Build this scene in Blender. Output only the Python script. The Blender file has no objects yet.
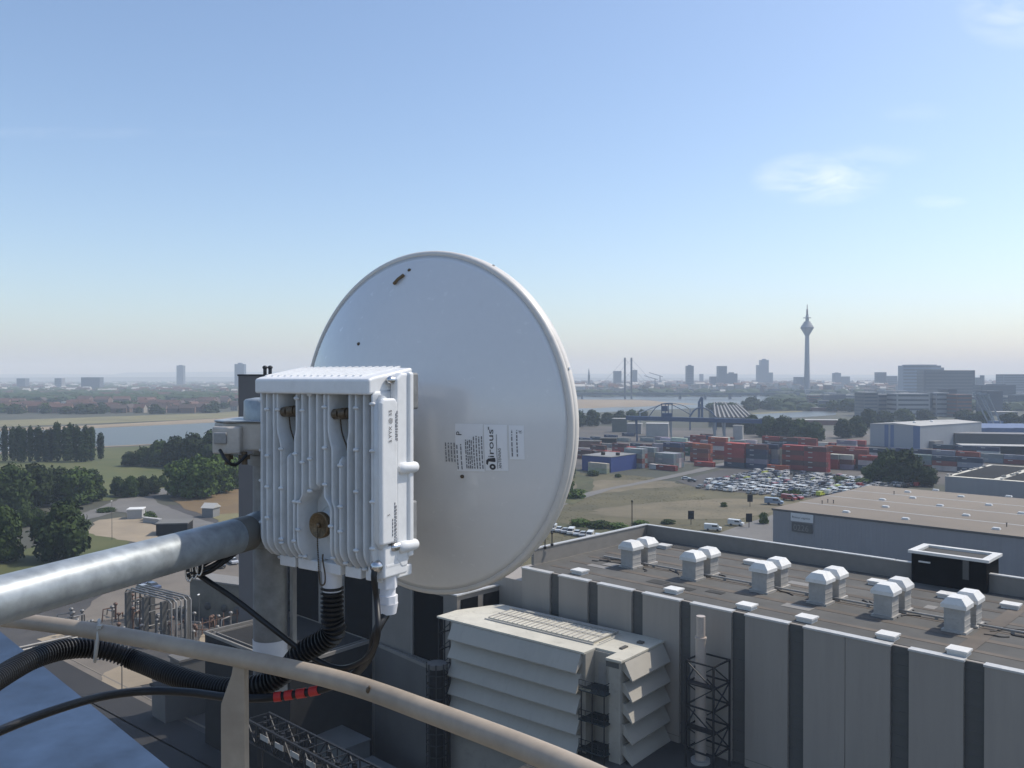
import bpy, bmesh, math, random
from mathutils import Vector, Matrix
random.seed(7)
R = math.radians
SC = bpy.context.scene
COL = SC.collection
# ---------------------------------------------------------------- camera, sky, sun, exposure
H = 50.0                                   # eye height above the ground
PITCH = math.atan(7 / 853.33)
cam = bpy.data.cameras.new('camera'); cam.lens = 30; cam.sensor_width = 36
cam.clip_start = 0.05; cam.clip_end = 60000
camo = bpy.data.objects.new('camera', cam); COL.objects.link(camo)
camo.location = (0, 0, H); camo.rotation_euler = (R(90) - PITCH, 0, 0)
SC.camera = camo
SUN_EL, SUN_AZ = 53, 70                    # azimuth measured from the view direction to the right
W = bpy.data.worlds.new('World'); SC.world = W; W.use_nodes = True
nt = W.node_tree; nt.nodes.clear()
wout = nt.nodes.new('ShaderNodeOutputWorld'); bg = nt.nodes.new('ShaderNodeBackground')
sky = nt.nodes.new('ShaderNodeTexSky'); sky.sky_type = 'NISHITA'; sky.sun_disc = False
sky.sun_elevation = R(SUN_EL); sky.sun_rotation = R(SUN_AZ)
sky.altitude = 50; sky.air_density = 1.0; sky.dust_density = 1.3; sky.ozone_density = 3.0
bg.inputs['Strength'].default_value = 0.15
def wn(t, **k):
    n = nt.nodes.new(t)
    for a, b in k.items(): setattr(n, a, b)
    return n
def wmath(op, a, b=None, c=None, clamp=False):
    n = wn('ShaderNodeMath', operation=op, use_clamp=clamp)
    for i, x in enumerate((a, b, c)):
        if x is None: continue
        if isinstance(x, (int, float)): n.inputs[i].default_value = x
        else: nt.links.new(x, n.inputs[i])
    return n.outputs[0]
# thin fair-weather cloud wisps, fixed in world directions
tc = wn('ShaderNodeTexCoord'); sep = wn('ShaderNodeSeparateXYZ'); nt.links.new(tc.outputs['Generated'], sep.inputs[0])
ysafe = wmath('MAXIMUM', sep.outputs[1], 0.05)
tx = wmath('DIVIDE', sep.outputs[0], ysafe); tz = wmath('DIVIDE', sep.outputs[2], ysafe)
cmb = wn('ShaderNodeCombineXYZ'); nt.links.new(tx, cmb.inputs[0]); nt.links.new(tz, cmb.inputs[2])
mp = wn('ShaderNodeMapping'); mp.inputs['Scale'].default_value = (9, 1, 30); mp.inputs['Rotation'].default_value = (0, R(-6), 0)
nt.links.new(cmb.outputs[0], mp.inputs[0])
nz = wn('ShaderNodeTexNoise'); nz.inputs['Scale'].default_value = 1.5; nz.inputs['Detail'].default_value = 6; nz.inputs['Roughness'].default_value = .58
nz.inputs['Distortion'].default_value = .5
nt.links.new(mp.outputs[0], nz.inputs['Vector'])
def blob(cx, cz, rx, rz, amp):
    a = wmath('DIVIDE', wmath('SUBTRACT', tx, cx), rx); b = wmath('DIVIDE', wmath('SUBTRACT', tz, cz), rz)
    d = wmath('ADD', wmath('MULTIPLY', a, a), wmath('MULTIPLY', b, b))
    return wmath('MULTIPLY', wmath('SUBTRACT', 1.0, d, clamp=True), amp)
mask = blob(.36, .232, .085, .034, .9)
for bb in ((.50, .205, .035, .009, .45), (.585, .43, .07, .05, .5), (.42, .258, .07, .016, .3), (-.57, .285, .30, .008, .10), (.47, .31, .05, .014, .12)):
    mask = wmath('MAXIMUM', mask, blob(*bb))
nzr = wmath('MULTIPLY', wmath('SUBTRACT', nz.outputs['Fac'], .34), 3.0, clamp=True)
cl = wmath('MULTIPLY', wmath('MULTIPLY', mask, nzr), .38, clamp=True)
mixc = wn('ShaderNodeMix', data_type='RGBA'); nt.links.new(cl, mixc.inputs['Factor'])
nt.links.new(sky.outputs[0], mixc.inputs['A']); mixc.inputs['B'].default_value = (9.4, 9.0, 8.4, 1)
nt.links.new(mixc.outputs['Result'], bg.inputs['Color']); nt.links.new(bg.outputs[0], wout.inputs['Surface'])

S = Vector((math.sin(R(SUN_AZ)) * math.cos(R(SUN_EL)), math.cos(R(SUN_AZ)) * math.cos(R(SUN_EL)), math.sin(R(SUN_EL))))
sl = bpy.data.lights.new('sun', 'SUN'); sl.energy = 3.2; sl.angle = R(.6); sl.color = (1, .95, .87)
so = bpy.data.objects.new('sun', sl); COL.objects.link(so); so.rotation_euler = S.to_track_quat('Z', 'Y').to_euler(); so.location = (0, 0, 300)
SC.view_settings.view_transform = 'Standard'; SC.view_settings.look = 'None'
SC.view_settings.exposure = 0.26; SC.view_settings.gamma = 1; SC.view_settings.use_curve_mapping = False
SC.cycles.use_denoising = True
SC.cycles.max_bounces = 6; SC.cycles.diffuse_bounces = 3; SC.cycles.glossy_bounces = 3; SC.cycles.transparent_max_bounces = 8
SC.cycles.volume_bounces = 2
SC.cycles.sample_clamp_indirect = 8
HAZE = 0.0002

# ---------------------------------------------------------------- pixel -> place
F = 853.33
def ray(u, v):
    x = (u - 512) / F; y = -(v - 384) / F; c, s = math.cos(PITCH), math.sin(PITCH)
    d = Vector((x, c + y * s, -s + y * c))
    return d / d.y
def G(u, v, z=0.0):
    """the point of the level z that the photograph shows at u, v"""
    d = ray(u, v); t = (z - H) / d.z
    return Vector((d.x * t, d.y * t, z))
def A(u, v, Y):
    d = ray(u, v)
    return Vector((d.x * Y, Y, H + d.z * Y))

# ---------------------------------------------------------------- materials
ALB = 1.0
def mat(name, col, rough=.6, *a_, **k_):
    return mat_(name, col, rough, *a_, **k_)
def mat_(name, col, rough=.6, metal=0.0, var=.15, scale=2.0, bump=0.0, col2=None, big=0.0, objcol=False, bscale=None, stretch=None, coat=0, detail=5.0, spec=.5, dirt=0, dirtcol=(.10, .085, .06), dscale=None, vary=0):
    if not objcol: col = [c * ALB for c in col]; col2 = None if col2 is None else [c * ALB for c in col2]; dirtcol = [c * ALB for c in dirtcol]
    m = bpy.data.materials.new(name); m.use_nodes = True; t = m.node_tree; n = t.nodes
    b = n['Principled BSDF']; b.inputs['Roughness'].default_value = rough; b.inputs['Metallic'].default_value = metal
    b.inputs['Coat Weight'].default_value = coat; b.inputs['Coat Roughness'].default_value = .12
    b.inputs['Specular IOR Level'].default_value = spec
    tcn = n.new('ShaderNodeTexCoord'); oin = n.new('ShaderNodeObjectInfo'); vad = n.new('ShaderNodeVectorMath'); vad.operation = 'ADD'
    vmu = n.new('ShaderNodeMath'); vmu.operation = 'MULTIPLY'; vmu.inputs[1].default_value = 90.0; t.links.new(oin.outputs['Random'], vmu.inputs[0])
    t.links.new(tcn.outputs['Object'], vad.inputs[0]); t.links.new(vmu.outputs[0], vad.inputs[1]); vec = vad.outputs[0]
    if stretch:
        mpn = n.new('ShaderNodeMapping'); mpn.inputs['Scale'].default_value = stretch
        t.links.new(vec, mpn.inputs[0]); vec = mpn.outputs[0]
    no = n.new('ShaderNodeTexNoise'); no.inputs['Scale'].default_value = scale; no.inputs['Detail'].default_value = detail
    no.inputs['Roughness'].default_value = .6; t.links.new(vec, no.inputs['Vector'])
    rp = n.new('ShaderNodeMapRange'); rp.inputs[1].default_value = .3; rp.inputs[2].default_value = .7
    t.links.new(no.outputs['Fac'], rp.inputs[0])
    mx = n.new('ShaderNodeMix'); mx.data_type = 'RGBA'; t.links.new(rp.outputs[0], mx.inputs['Factor'])
    lo = [c * (1 - var) for c in col]; hi = [min(1, c * (1 + var)) for c in col] if col2 is None else col2
    if col2 is not None: lo = list(col)
    mx.inputs['A'].default_value = (*lo, 1); mx.inputs['B'].default_value = (*hi, 1)
    out = mx.outputs['Result']
    if objcol:
        oi = n.new('ShaderNodeObjectInfo'); ml = n.new('ShaderNodeMix'); ml.data_type = 'RGBA'; ml.blend_type = 'MULTIPLY'
        ml.inputs['Factor'].default_value = 1; t.links.new(oi.outputs['Color'], ml.inputs['A']); t.links.new(out, ml.inputs['B']); out = ml.outputs['Result']
    if big:
        n2 = n.new('ShaderNodeTexNoise'); n2.inputs['Scale'].default_value = scale * .13; n2.inputs['Detail'].default_value = 3
        t.links.new(vec, n2.inputs['Vector'])
        r2 = n.new('ShaderNodeMapRange'); r2.inputs[1].default_value = .3; r2.inputs[2].default_value = .7; r2.inputs[3].default_value = 1 - big; r2.inputs[4].default_value = 1 + big * .6
        t.links.new(n2.outputs['Fac'], r2.inputs[0])
        m2 = n.new('ShaderNodeMix'); m2.data_type = 'RGBA'; m2.blend_type = 'MULTIPLY'; m2.inputs['Factor'].default_value = 1
        t.links.new(out, m2.inputs['A']); t.links.new(r2.outputs[0], m2.inputs['B']); out = m2.outputs['Result']
    if vary:
        rv = n.new('ShaderNodeMapRange'); rv.inputs[3].default_value = 1 - vary; rv.inputs[4].default_value = 1 + vary; t.links.new(oin.outputs['Random'], rv.inputs[0])
        mv = n.new('ShaderNodeMix'); mv.data_type = 'RGBA'; mv.blend_type = 'MULTIPLY'; mv.inputs['Factor'].default_value = 1
        t.links.new(out, mv.inputs['A']); t.links.new(rv.outputs[0], mv.inputs['B']); out = mv.outputs['Result']
    if dirt:
        nd = n.new('ShaderNodeTexNoise'); nd.inputs['Scale'].default_value = dscale or scale * 2.3; nd.inputs['Detail'].default_value = 9; nd.inputs['Roughness'].default_value = .72
        t.links.new(vec, nd.inputs['Vector']); rd = n.new('ShaderNodeMapRange'); rd.inputs[1].default_value = .54; rd.inputs[2].default_value = .70; rd.inputs[4].default_value = dirt
        t.links.new(nd.outputs['Fac'], rd.inputs[0]); md = n.new('ShaderNodeMix'); md.data_type = 'RGBA'
        t.links.new(rd.outputs[0], md.inputs['Factor']); t.links.new(out, md.inputs['A']); md.inputs['B'].default_value = (*dirtcol, 1); out = md.outputs['Result']
    t.links.new(out, b.inputs['Base Color'])
    r3 = n.new('ShaderNodeMapRange'); r3.inputs[3].default_value = max(.02, rough - .1); r3.inputs[4].default_value = min(1, rough + .1)
    t.links.new(no.outputs['Fac'], r3.inputs[0]); t.links.new(r3.outputs[0], b.inputs['Roughness'])
    if bump:
        bn = n.new('ShaderNodeBump'); bn.inputs['Strength'].default_value = bump; bn.inputs['Distance'].default_value = .02 if not bscale else bscale
        t.links.new(no.outputs['Fac'], bn.inputs['Height']); t.links.new(bn.outputs[0], b.inputs['Normal'])
    return m

# ---------------------------------------------------------------- mesh builder
class MB:
    def __init__(s, off=None):
        s.v = []; s.f = []; s.mi = []; s.sm = []; s.T = Matrix.Translation(-Vector(off)) if off is not None else None; s.m = 0
    def add(s, vs, fs, smooth=False):
        o = len(s.v)
        if s.T is None: s.v += [tuple(v) for v in vs]
        else: s.v += [tuple(s.T @ Vector(v)) for v in vs]
        for f in fs:
            s.f.append([i + o for i in f]); s.mi.append(s.m); s.sm.append(smooth)
        return s
    def box(s, x0, y0, z0, x1, y1, z1):
        vs = [(x, y, z) for z in (z0, z1) for y in (y0, y1) for x in (x0, x1)]
        return s.add(vs, [(0, 2, 3, 1), (4, 5, 7, 6), (0, 1, 5, 4), (2, 6, 7, 3), (0, 4, 6, 2), (1, 3, 7, 5)])
    def beam(s, p0, p1, w, h=None, up=(0, 0, 1)):
        p0, p1 = Vector(p0), Vector(p1); h = h or w; d = (p1 - p0).normalized(); u = Vector(up)
        if abs(d.dot(u)) > .98: u = Vector((0, 1, 0))
        r = d.cross(u).normalized(); u = r.cross(d)
        vs = [p + r * a * w / 2 + u * b * h / 2 for p in (p0, p1) for a, b in ((-1, -1), (1, -1), (1, 1), (-1, 1))]
        return s.add(vs, [(0, 3, 2, 1), (4, 5, 6, 7), (0, 1, 5, 4), (1, 2, 6, 5), (2, 3, 7, 6), (3, 0, 4, 7)])
    def tube(s, pts, r, seg=10, smooth=True, cap=True):
        pts = [Vector(p) for p in pts]; n = len(pts); rr = r if isinstance(r, (list, tuple)) else [r] * n
        vs = []; fs = []; prev = None
        for i, p in enumerate(pts):
            d = (pts[min(i + 1, n - 1)] - pts[max(i - 1, 0)]).normalized()
            if prev is None:
                a = Vector((0, 0, 1)) if abs(d.z) < .9 else Vector((1, 0, 0)); q = (a - d * a.dot(d)).normalized()
            else: q = (prev - d * prev.dot(d)).normalized()
            prev = q; w = d.cross(q)
            for k in range(seg):
                t = 2 * math.pi * k / seg; vs.append(p + (q * math.cos(t) + w * math.sin(t)) * rr[i])
        for i in range(n - 1):
            for k in range(seg):
                a = i * seg + k; b = i * seg + (k + 1) % seg; fs.append((a, b, b + seg, a + seg))
        s.add(vs, fs, smooth)
        if cap:
            s.add(vs[:seg], [tuple(range(seg))[::-1]]); s.add(vs[-seg:], [tuple(range(seg))])
        return s
    def cyl(s, p0, p1, r, seg=14, r1=None):
        return s.tube([p0, p1], [r, r if r1 is None else r1], seg)
    def prism(s, poly, z0, z1):
        n = len(poly); vs = [(p[0], p[1], z0) for p in poly] + [(p[0], p[1], z1) for p in poly]
        return s.add(vs, [tuple(range(n))[::-1], tuple(range(n, 2 * n))] + [(i, (i + 1) % n, n + (i + 1) % n, n + i) for i in range(n)])
    def extr(s, poly, vec):
        n = len(poly); vec = Vector(vec); vs = [Vector(p) for p in poly]; vs += [p + vec for p in vs]
        return s.add(vs, [tuple(range(n))[::-1], tuple(range(n, 2 * n))] + [(i, (i + 1) % n, n + (i + 1) % n, n + i) for i in range(n)])
    def lathe(s, prof, c=(0, 0, 0), axis='z', seg=24, smooth=True):
        c = Vector(c); vs = []; fs = []; n = len(prof)
        for r, h in prof:
            for k in range(seg):
                t = 2 * math.pi * k / seg; a, b = r * math.cos(t), r * math.sin(t)
                vs.append(c + (Vector((a, b, h)) if axis == 'z' else Vector((a, h, b)) if axis == 'y' else Vector((h, a, b))))
        for i in range(n - 1):
            for k in range(seg):
                a = i * seg + k; b = i * seg + (k + 1) % seg; fs.append((a, b, b + seg, a + seg))
        return s.add(vs, fs, smooth)
    def ell(s, c, rx, ry, rz, seg=10, rings=6):
        vs = []; fs = []; c = Vector(c)
        for i in range(rings + 1):
            ph = math.pi * i / rings
            for k in range(seg):
                t = 2 * math.pi * k / seg; vs.append(c + Vector((rx * math.sin(ph) * math.cos(t), ry * math.sin(ph) * math.sin(t), rz * math.cos(ph))))
        for i in range(rings):
            for k in range(seg):
                a = i * seg + k; b = i * seg + (k + 1) % seg; fs.append((a, b, b + seg, a + seg))
        return s.add(vs, fs, True)
    def mesh(s, name, mats):
        me = bpy.data.meshes.new(name); me.from_pydata(s.v, [], s.f)
        for m in (mats if isinstance(mats, (list, tuple)) else [mats]): me.materials.append(m)
        me.polygons.foreach_set('material_index', s.mi); me.polygons.foreach_set('use_smooth', s.sm)
        me.validate(); bm = bmesh.new(); bm.from_mesh(me)
        if len(bm.faces) < 60000: bmesh.ops.recalc_face_normals(bm, faces=bm.faces)
        bm.to_mesh(me); bm.free()
        return me
    def build(s, name, mats, parent=None, bevel=0, segs=2):
        o = bpy.data.objects.new(name, s.mesh(name, mats)); COL.objects.link(o); o.parent = parent
        if bevel:
            b = o.modifiers.new('b', 'BEVEL'); b.width = bevel; b.segments = segs; b.limit_method = 'ANGLE'; b.angle_limit = R(40)
        return o

def tag(o, label, cat, group=None, kind=None):
    o['label'] = label; o['category'] = cat
    if group: o['group'] = group
    if kind: o['kind'] = kind
    return o
def thing(name, label, cat, loc=(0, 0, 0), rotz=0.0, group=None):
    o = bpy.data.objects.new(name, None); COL.objects.link(o); o.location = loc; o.rotation_euler = (0, 0, rotz); o.empty_display_size = .2
    return tag(o, label, cat, group)
def place(o, loc, rotz=0.0, sc=None):
    o.location = loc; o.rotation_euler = (0, 0, rotz)
    if sc is not None: o.scale = sc if isinstance(sc, (tuple, list)) else (sc, sc, sc)
    return o
def dup(o, parent=None):
    c = o.copy(); COL.objects.link(c); c.parent = parent
    for ch in list(o.children): dup(ch, c)
    return c
def inst(me, name, loc, rotz, label, cat, group, sc=None, color=None):
    o = bpy.data.objects.new(name, me); COL.objects.link(o); place(o, loc, rotz, sc)
    if color: o.color = (*color, 1)
    return tag(o, label, cat, group)
def struct(name, mb, m):
    o = mb.build(name, m); o['kind'] = 'structure'; return o
def spline(pts, n=12):
    """Catmull-Rom through pts"""
    P = [Vector(p) for p in pts]; P = [P[0] * 2 - P[1]] + P + [P[-1] * 2 - P[-2]]; out = []
    for i in range(1, len(P) - 2):
        for k in range(n):
            t = k / n; a, b, c, d = P[i - 1], P[i], P[i + 1], P[i + 2]
            out.append(.5 * ((2 * b) + (c - a) * t + (2 * a - 5 * b + 4 * c - d) * t * t + (3 * b - a - 3 * c + d) * t ** 3))
    out.append(P[-2]); return out
def text2d(s, size):
    """flat letter outlines as (verts, faces)"""
    cu = bpy.data.curves.new('t', 'FONT'); cu.body = s; cu.size = size; cu.resolution_u = 3
    o = bpy.data.objects.new('t', cu); me = bpy.data.meshes.new_from_object(o)
    vs = [tuple(v.co) for v in me.vertices]; fs = [tuple(p.vertices) for p in me.polygons]
    bpy.data.objects.remove(o); bpy.data.curves.remove(cu); bpy.data.meshes.remove(me)
    return vs, fs
CE1 = Vector((.7228, -.6911, 0)); CE2 = Vector((.6911, .7228, 0)); CROT = math.atan2(-.6911, .7228)
ALB = .78
# ---------------------------------------------------------------- ground, water, fields
M_land = mat('land', (.045, .055, .03), .95, 0, .3, .004, col2=(.12, .115, .085), big=.3, detail=8)
M_grass = mat('meadow', (.085, .105, .026), .95, 0, .2, .05, col2=(.14, .14, .045), big=.15, detail=8)
M_dry = mat('dry_field', (.085, .078, .036), .95, 0, .2, .045, col2=(.175, .15, .075), big=.25, detail=9)
M_dirt = mat('bare_earth', (.125, .108, .062), .95, 0, .25, .06, col2=(.225, .185, .115), big=.2, detail=9)
M_sand = mat('sand_bank', (.31, .24, .155), .95, 0, .15, .02, big=.12)
M_bank = mat('river_bank', (.20, .18, .085), .95, 0, .2, .02, big=.2)
M_asph = mat('asphalt', (.062, .058, .055), .85, 0, .2, .25, col2=(.10, .092, .083), big=.25, detail=9)
M_conc = mat('concrete_yard', (.17, .145, .115), .85, 0, .2, .12, col2=(.24, .205, .165), big=.2, detail=9)
M_road = mat('road', (.19, .18, .165), .85, 0, .15, .1, big=.12)
M_tan = mat('light_paving', (.36, .29, .20), .85, 0, .15, .1, big=.12)
M_scrub = mat('scrub', (.05, .065, .022), .95, 0, .35, .25, col2=(.13, .12, .05), big=.3, detail=9)
M_harbour = mat('harbour_yard', (.065, .06, .05), .85, 0, .2, .03, col2=(.15, .13, .108), big=.3)
wm = bpy.data.materials.new('river_water'); wm.use_nodes = True; t = wm.node_tree; bs = t.nodes['Principled BSDF']
bs.inputs['Base Color'].default_value = (.06, .062, .054, 1); bs.inputs['Roughness'].default_value = .3; bs.inputs['Specular IOR Level'].default_value = .3
no = t.nodes.new('ShaderNodeTexNoise'); no.inputs['Scale'].default_value = .15; no.inputs['Detail'].default_value = 4
tcw = t.nodes.new('ShaderNodeTexCoord'); t.links.new(tcw.outputs['Object'], no.inputs['Vector'])
bn = t.nodes.new('ShaderNodeBump'); bn.inputs['Strength'].default_value = .35; bn.inputs['Distance'].default_value = .4
t.links.new(no.outputs['Fac'], bn.inputs['Height']); t.links.new(bn.outputs[0], bs.inputs['Normal'])
gb = MB(); n = 40; E = 15500
gb.add([(-E + 2 * E * i / n, -E + 2 * E * j / n, 0) for j in range(n + 1) for i in range(n + 1)], [(j * (n + 1) + i, j * (n + 1) + i + 1, (j + 1) * (n + 1) + i + 1, (j + 1) * (n + 1) + i) for j in range(n) for i in range(n)])
struct('ground', gb, M_land)
LV = [0]
def sheet(name, pix, m, level, wob=0.0, seed=1):
    """a flat sheet on the ground with a slightly uneven outline; pix = outline points given by photo position or by place"""
    P = [G(*p) if not isinstance(p, Vector) else p for p in pix]; out = []; r = random.Random(seed)
    for i, p in enumerate(P):
        q = P[(i + 1) % len(P)]; k = 5 if wob else 1
        for j in range(k):
            s = p.lerp(q, j / k)
            if wob: s = s + Vector((r.uniform(-1, 1), r.uniform(-1, 1), 0)) * wob
            out.append((s.x, s.y, level))
    b = MB(); b.add(out, [tuple(range(len(out)))]); return struct(name, b, m)
# the river bends from the left round to the old town
sheet('river', [(-700, 480), (-200, 462), (0, 452.5), (100, 446.5), (160, 443.5), (230, 439), (330, 431), (440, 421), (575, 413.5), (640, 410.5), (700, 408), (760, 404), (840, 401.5), (1000, 399), (1000, 394), (840, 394), (700, 394), (575, 396), (440, 403), (330, 411), (215, 422.5), (100, 428), (0, 431.5), (-200, 440), (-700, 452)], wm, .06)
sheet('river_bank_beach', [(-700, 452), (-200, 440), (0, 431.5), (100, 428), (215, 422.5), (330, 411), (440, 403), (440, 401), (330, 408), (215, 418.5), (100, 425), (0, 428.5), (-200, 435.5), (-700, 446)], M_sand, .10, 3)
sheet('river_bank_grass', [(-700, 444), (-200, 434), (0, 427), (100, 423.5), (215, 418.5), (330, 408), (440, 401), (440, 398.5), (330, 404), (215, 413), (100, 417), (0, 420.5), (-200, 427), (-700, 436)], M_bank, .14, 3)
sheet('sand_bank', [(480, 411.5), (560, 409), (600, 408), (640, 405.5), (668, 402.2), (640, 399.8), (560, 399.5), (480, 403)], M_sand, .10, 4)
sheet('sand_bar', [(668, 402.2), (700, 404.2), (640, 406.8), (612, 408)], M_sand, .13, 1)
sheet('near_river_bank', [(-700, 480), (-200, 462), (0, 452.5), (100, 446.5), (160, 443.5), (230, 439), (230, 439.8), (160, 444.4), (100, 447.4), (0, 453.6), (-200, 466), (-700, 486)], M_sand, .10, 2)
sheet('meadow', [(-700, 486), (-200, 466), (0, 455), (100, 448.4), (160, 445.4), (230, 441), (330, 431.5), (440, 422), (560, 415), (560, 470), (480, 500), (330, 500), (235, 492), (170, 488), (140, 497), (85, 503), (-60, 520), (-700, 560)], M_grass, .06, 2)
sheet('harbour_basin', [(752, 414.5), (800, 412), (836, 407), (836, 415), (800, 417.5), (752, 419)], wm, .16)
sheet('far_meadow', [(752, 413), (800, 410.5), (806, 413.5), (752, 418)], M_bank, .12, 3)
# harbour yard, dry field and tracks
sheet('harbour_yard_surface', [(560, 470), (725, 462), (720, 470), (880, 482), (1100, 490), (1100, 434), (760, 430), (560, 425)], M_harbour, .06, 2)
sheet('dry_field', [(500, 490), (560, 472), (640, 476), (700, 487), (815, 497), (840, 505), (790, 520), (760, 556), (640, 552), (480, 572)], M_dry, .10, 2)
sheet('bare_patch', [(560, 487), (600, 480), (668, 481), (690, 486), (640, 489), (600, 494), (566, 497)], M_dirt, .14, 2)
sheet('bare_patch', [(600, 508), (690, 500), (760, 499), (800, 505), (740, 519), (640, 519), (590, 514)], M_dirt, .14, 2, 4)
sheet('scrub_ground', [(560, 501), (575, 488), (573, 470), (596, 480), (590, 491), (572, 506)], M_scrub, .18, 1.5)
sheet('field_track', [(556, 500), (580, 494), (640, 482), (690, 471), (738, 459), (745, 461), (706, 471), (668, 479), (610, 490), (560, 507)], M_road, .17, .3)
sheet('side_road', [(700, 540), (760, 519), (790, 510), (806, 512), (790, 530), (770, 545), (690, 560)], M_road, .17, .4)
sheet('verge', [(560, 524), (620, 527), (680, 530), (740, 536), (775, 545), (775, 549), (700, 541), (600, 533), (556, 529)], M_scrub, .14, 1)
sheet('car_yard_surface', [(676, 481), (735, 467), (872, 479.5), (818, 499), (700, 489.5)], M_asph, .15)
sheet('industrial_surface', [(-700, 620), (-100, 560), (60, 548), (170, 505), (240, 505), (330, 520), (480, 575), (640, 552), (800, 556), (1400, 620), (1400, 1400), (-700, 1400)], M_asph, .05, 1)
# left compound
sheet('lawn', [(-120, 600), (-20, 560), (40, 545), (76, 530), (130, 527), (128, 545), (80, 556), (40, 568), (0, 590), (-60, 640)], M_grass, .10, 1)
sheet('sandy_yard', [(86, 533), (98, 520), (140, 516), (165, 530), (150, 545), (118, 540)], M_tan, .12, .8)
sheet('access_road', [(74, 516), (96, 509), (120, 499), (150, 490), (178, 487), (186, 491), (152, 497), (158, 503), (182, 513), (205, 521), (240, 532), (240, 541), (190, 530), (150, 516), (118, 512), (92, 519), (78, 523)], M_road, .14, .5)
sheet('parched_field', [(170, 499), (205, 492), (250, 487), (330, 490), (520, 492), (520, 560), (330, 520), (240, 524), (205, 516), (182, 508)], mat('parched_grass', (.16, .105, .048), .95, 0, .15, .06, col2=(.23, .155, .07)), .11, 1)
sheet('parched_verge', [(205, 516), (240, 513), (260, 515), (260, 522), (225, 524)], M_bank, .15, 1)
sheet('concrete_apron', [(70, 625), (100, 596), (130, 572), (180, 558), (235, 560), (262, 590), (230, 600), (150, 616)], M_conc, .12, .5)
sheet('loading_yard', [(-60, 690), (40, 650), (90, 640), (120, 652), (140, 690), (170, 720), (60, 800), (-80, 760)], M_conc, .09, .5)
sheet('painted_sun_patch', [(98, 692), (104, 673), (128, 664), (150, 672), (152, 684), (120, 690)], M_tan, .13, .2)  # pale tan sheet paints a patch of sunlight onto the shaded yard
sheet('painted_sun_patch', [(36, 640), (60, 634), (90, 647), (64, 652)], M_tan, .13, .2, 5)  # second patch of sunlight, put in as a paler sheet
sheet('service_lane', [(34, 664), (60, 660), (330, 800), (250, 830)], mat('worn_asphalt', (.035, .033, .032), .85, 0, .2, .3, big=.2), .14, .2)
sheet('tan_apron', [(188, 652), (206, 632), (240, 622), (262, 620), (262, 628), (215, 640)], M_tan, .14, .2)
for i, (p, q) in enumerate((((26, 668), (290, 812)), ((66, 657), (345, 800)), ((110, 650), (240, 712)))):
    a, c = G(*p), G(*q); d = (c - a).normalized(); nn = Vector((-d.y, d.x, 0)) * .14
    b = MB(); b.extr([a + nn, c + nn, c - nn, a - nn], (0, 0, .14)); struct('kerb', b, M_conc)
# tufts of dry grass on the field
tb_ = []; tf_ = []; tr_ = random.Random(55); pg = [(500, 490), (560, 472), (640, 476), (700, 487), (815, 497), (840, 505), (790, 520), (760, 548), (640, 546), (480, 560)]
FP = [G(*p) for p in pg]
def inpoly(p, P):
    c = False
    for i in range(len(P)):
        a, q = P[i], P[i - 1]
        if (a.y > p[1]) != (q.y > p[1]) and p[0] < (q.x - a.x) * (p[1] - a.y) / (q.y - a.y) + a.x: c = not c
    return c
xs = [p.x for p in FP]; ys = [p.y for p in FP]; k = 0
while k < 9000:
    x, y = tr_.uniform(min(xs), max(xs)), tr_.uniform(min(ys), max(ys))
    if not inpoly((x, y), FP) or math.sin(x * .11) + math.sin(y * .07 + x * .05) + tr_.gauss(0, .8) < .1: continue
    h = tr_.uniform(.06, .2); w = tr_.uniform(.15, .5)
    for q in range(2):
        a = tr_.uniform(0, 3.14); dx, dy = w * math.cos(a), w * math.sin(a); o = len(tb_); tb_ += [(x - dx, y - dy, .1), (x + dx, y + dy, .1), (x + dx * .6, y + dy * .6 + .1, h), (x - dx * .7, y - dy * .7, h * .8)]; tf_.append((o, o + 1, o + 2, o + 3))
    k += 1
gm = bpy.data.meshes.new('dry_grass'); gm.from_pydata(tb_, [], tf_); gm.materials.append(mat('dry_tufts', (.10, .098, .042), .9, 0, .2, .3, col2=(.17, .145, .075), spec=.1))
go = bpy.data.objects.new('dry_grass', gm); COL.objects.link(go); go['kind'] = 'stuff'
# ---------------------------------------------------------------- far hills
def ridge(name, pts, depth):
    b = MB(); k = 0; vs = []; fs = []; r = random.Random(9); n = len(pts)
    for (u, v, D) in pts:
        z = max(3, A(u, v, D).z); x = A(u, v, D).x
        vs += [(x, D - depth, -.5), (x * 1.01, D - depth * .5, z * .55), (x * 1.02, D, z), (x * 1.03, D + depth, -.5)]
    for i in range(n - 1):
        for q in range(3): a = i * 4 + q; fs.append((a, a + 1, a + 5, a + 4))
    b.add(vs, fs, True); return struct(name, b, M_land)
ridge('hills', [(-500, 371, 12500), (-150, 372.5, 12500), (0, 374, 12500), (70, 374.2, 12500), (120, 374.4, 12500), (135, 372.4, 12500), (180, 372, 12500), (240, 371.8, 12500), (330, 371.5, 12500), (450, 372.5, 12500), (560, 373.5, 12500), (620, 374, 12500), (720, 374.3, 12500), (900, 374.8, 12500), (1050, 375, 12500), (1400, 374, 12500)], 1500)
ridge('hills', [(-500, 377, 8500), (0, 377.6, 8500), (240, 377, 8500), (500, 377.5, 8500), (700, 378, 8500), (1050, 378, 8500), (1500, 377, 8500)], 700)
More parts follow.
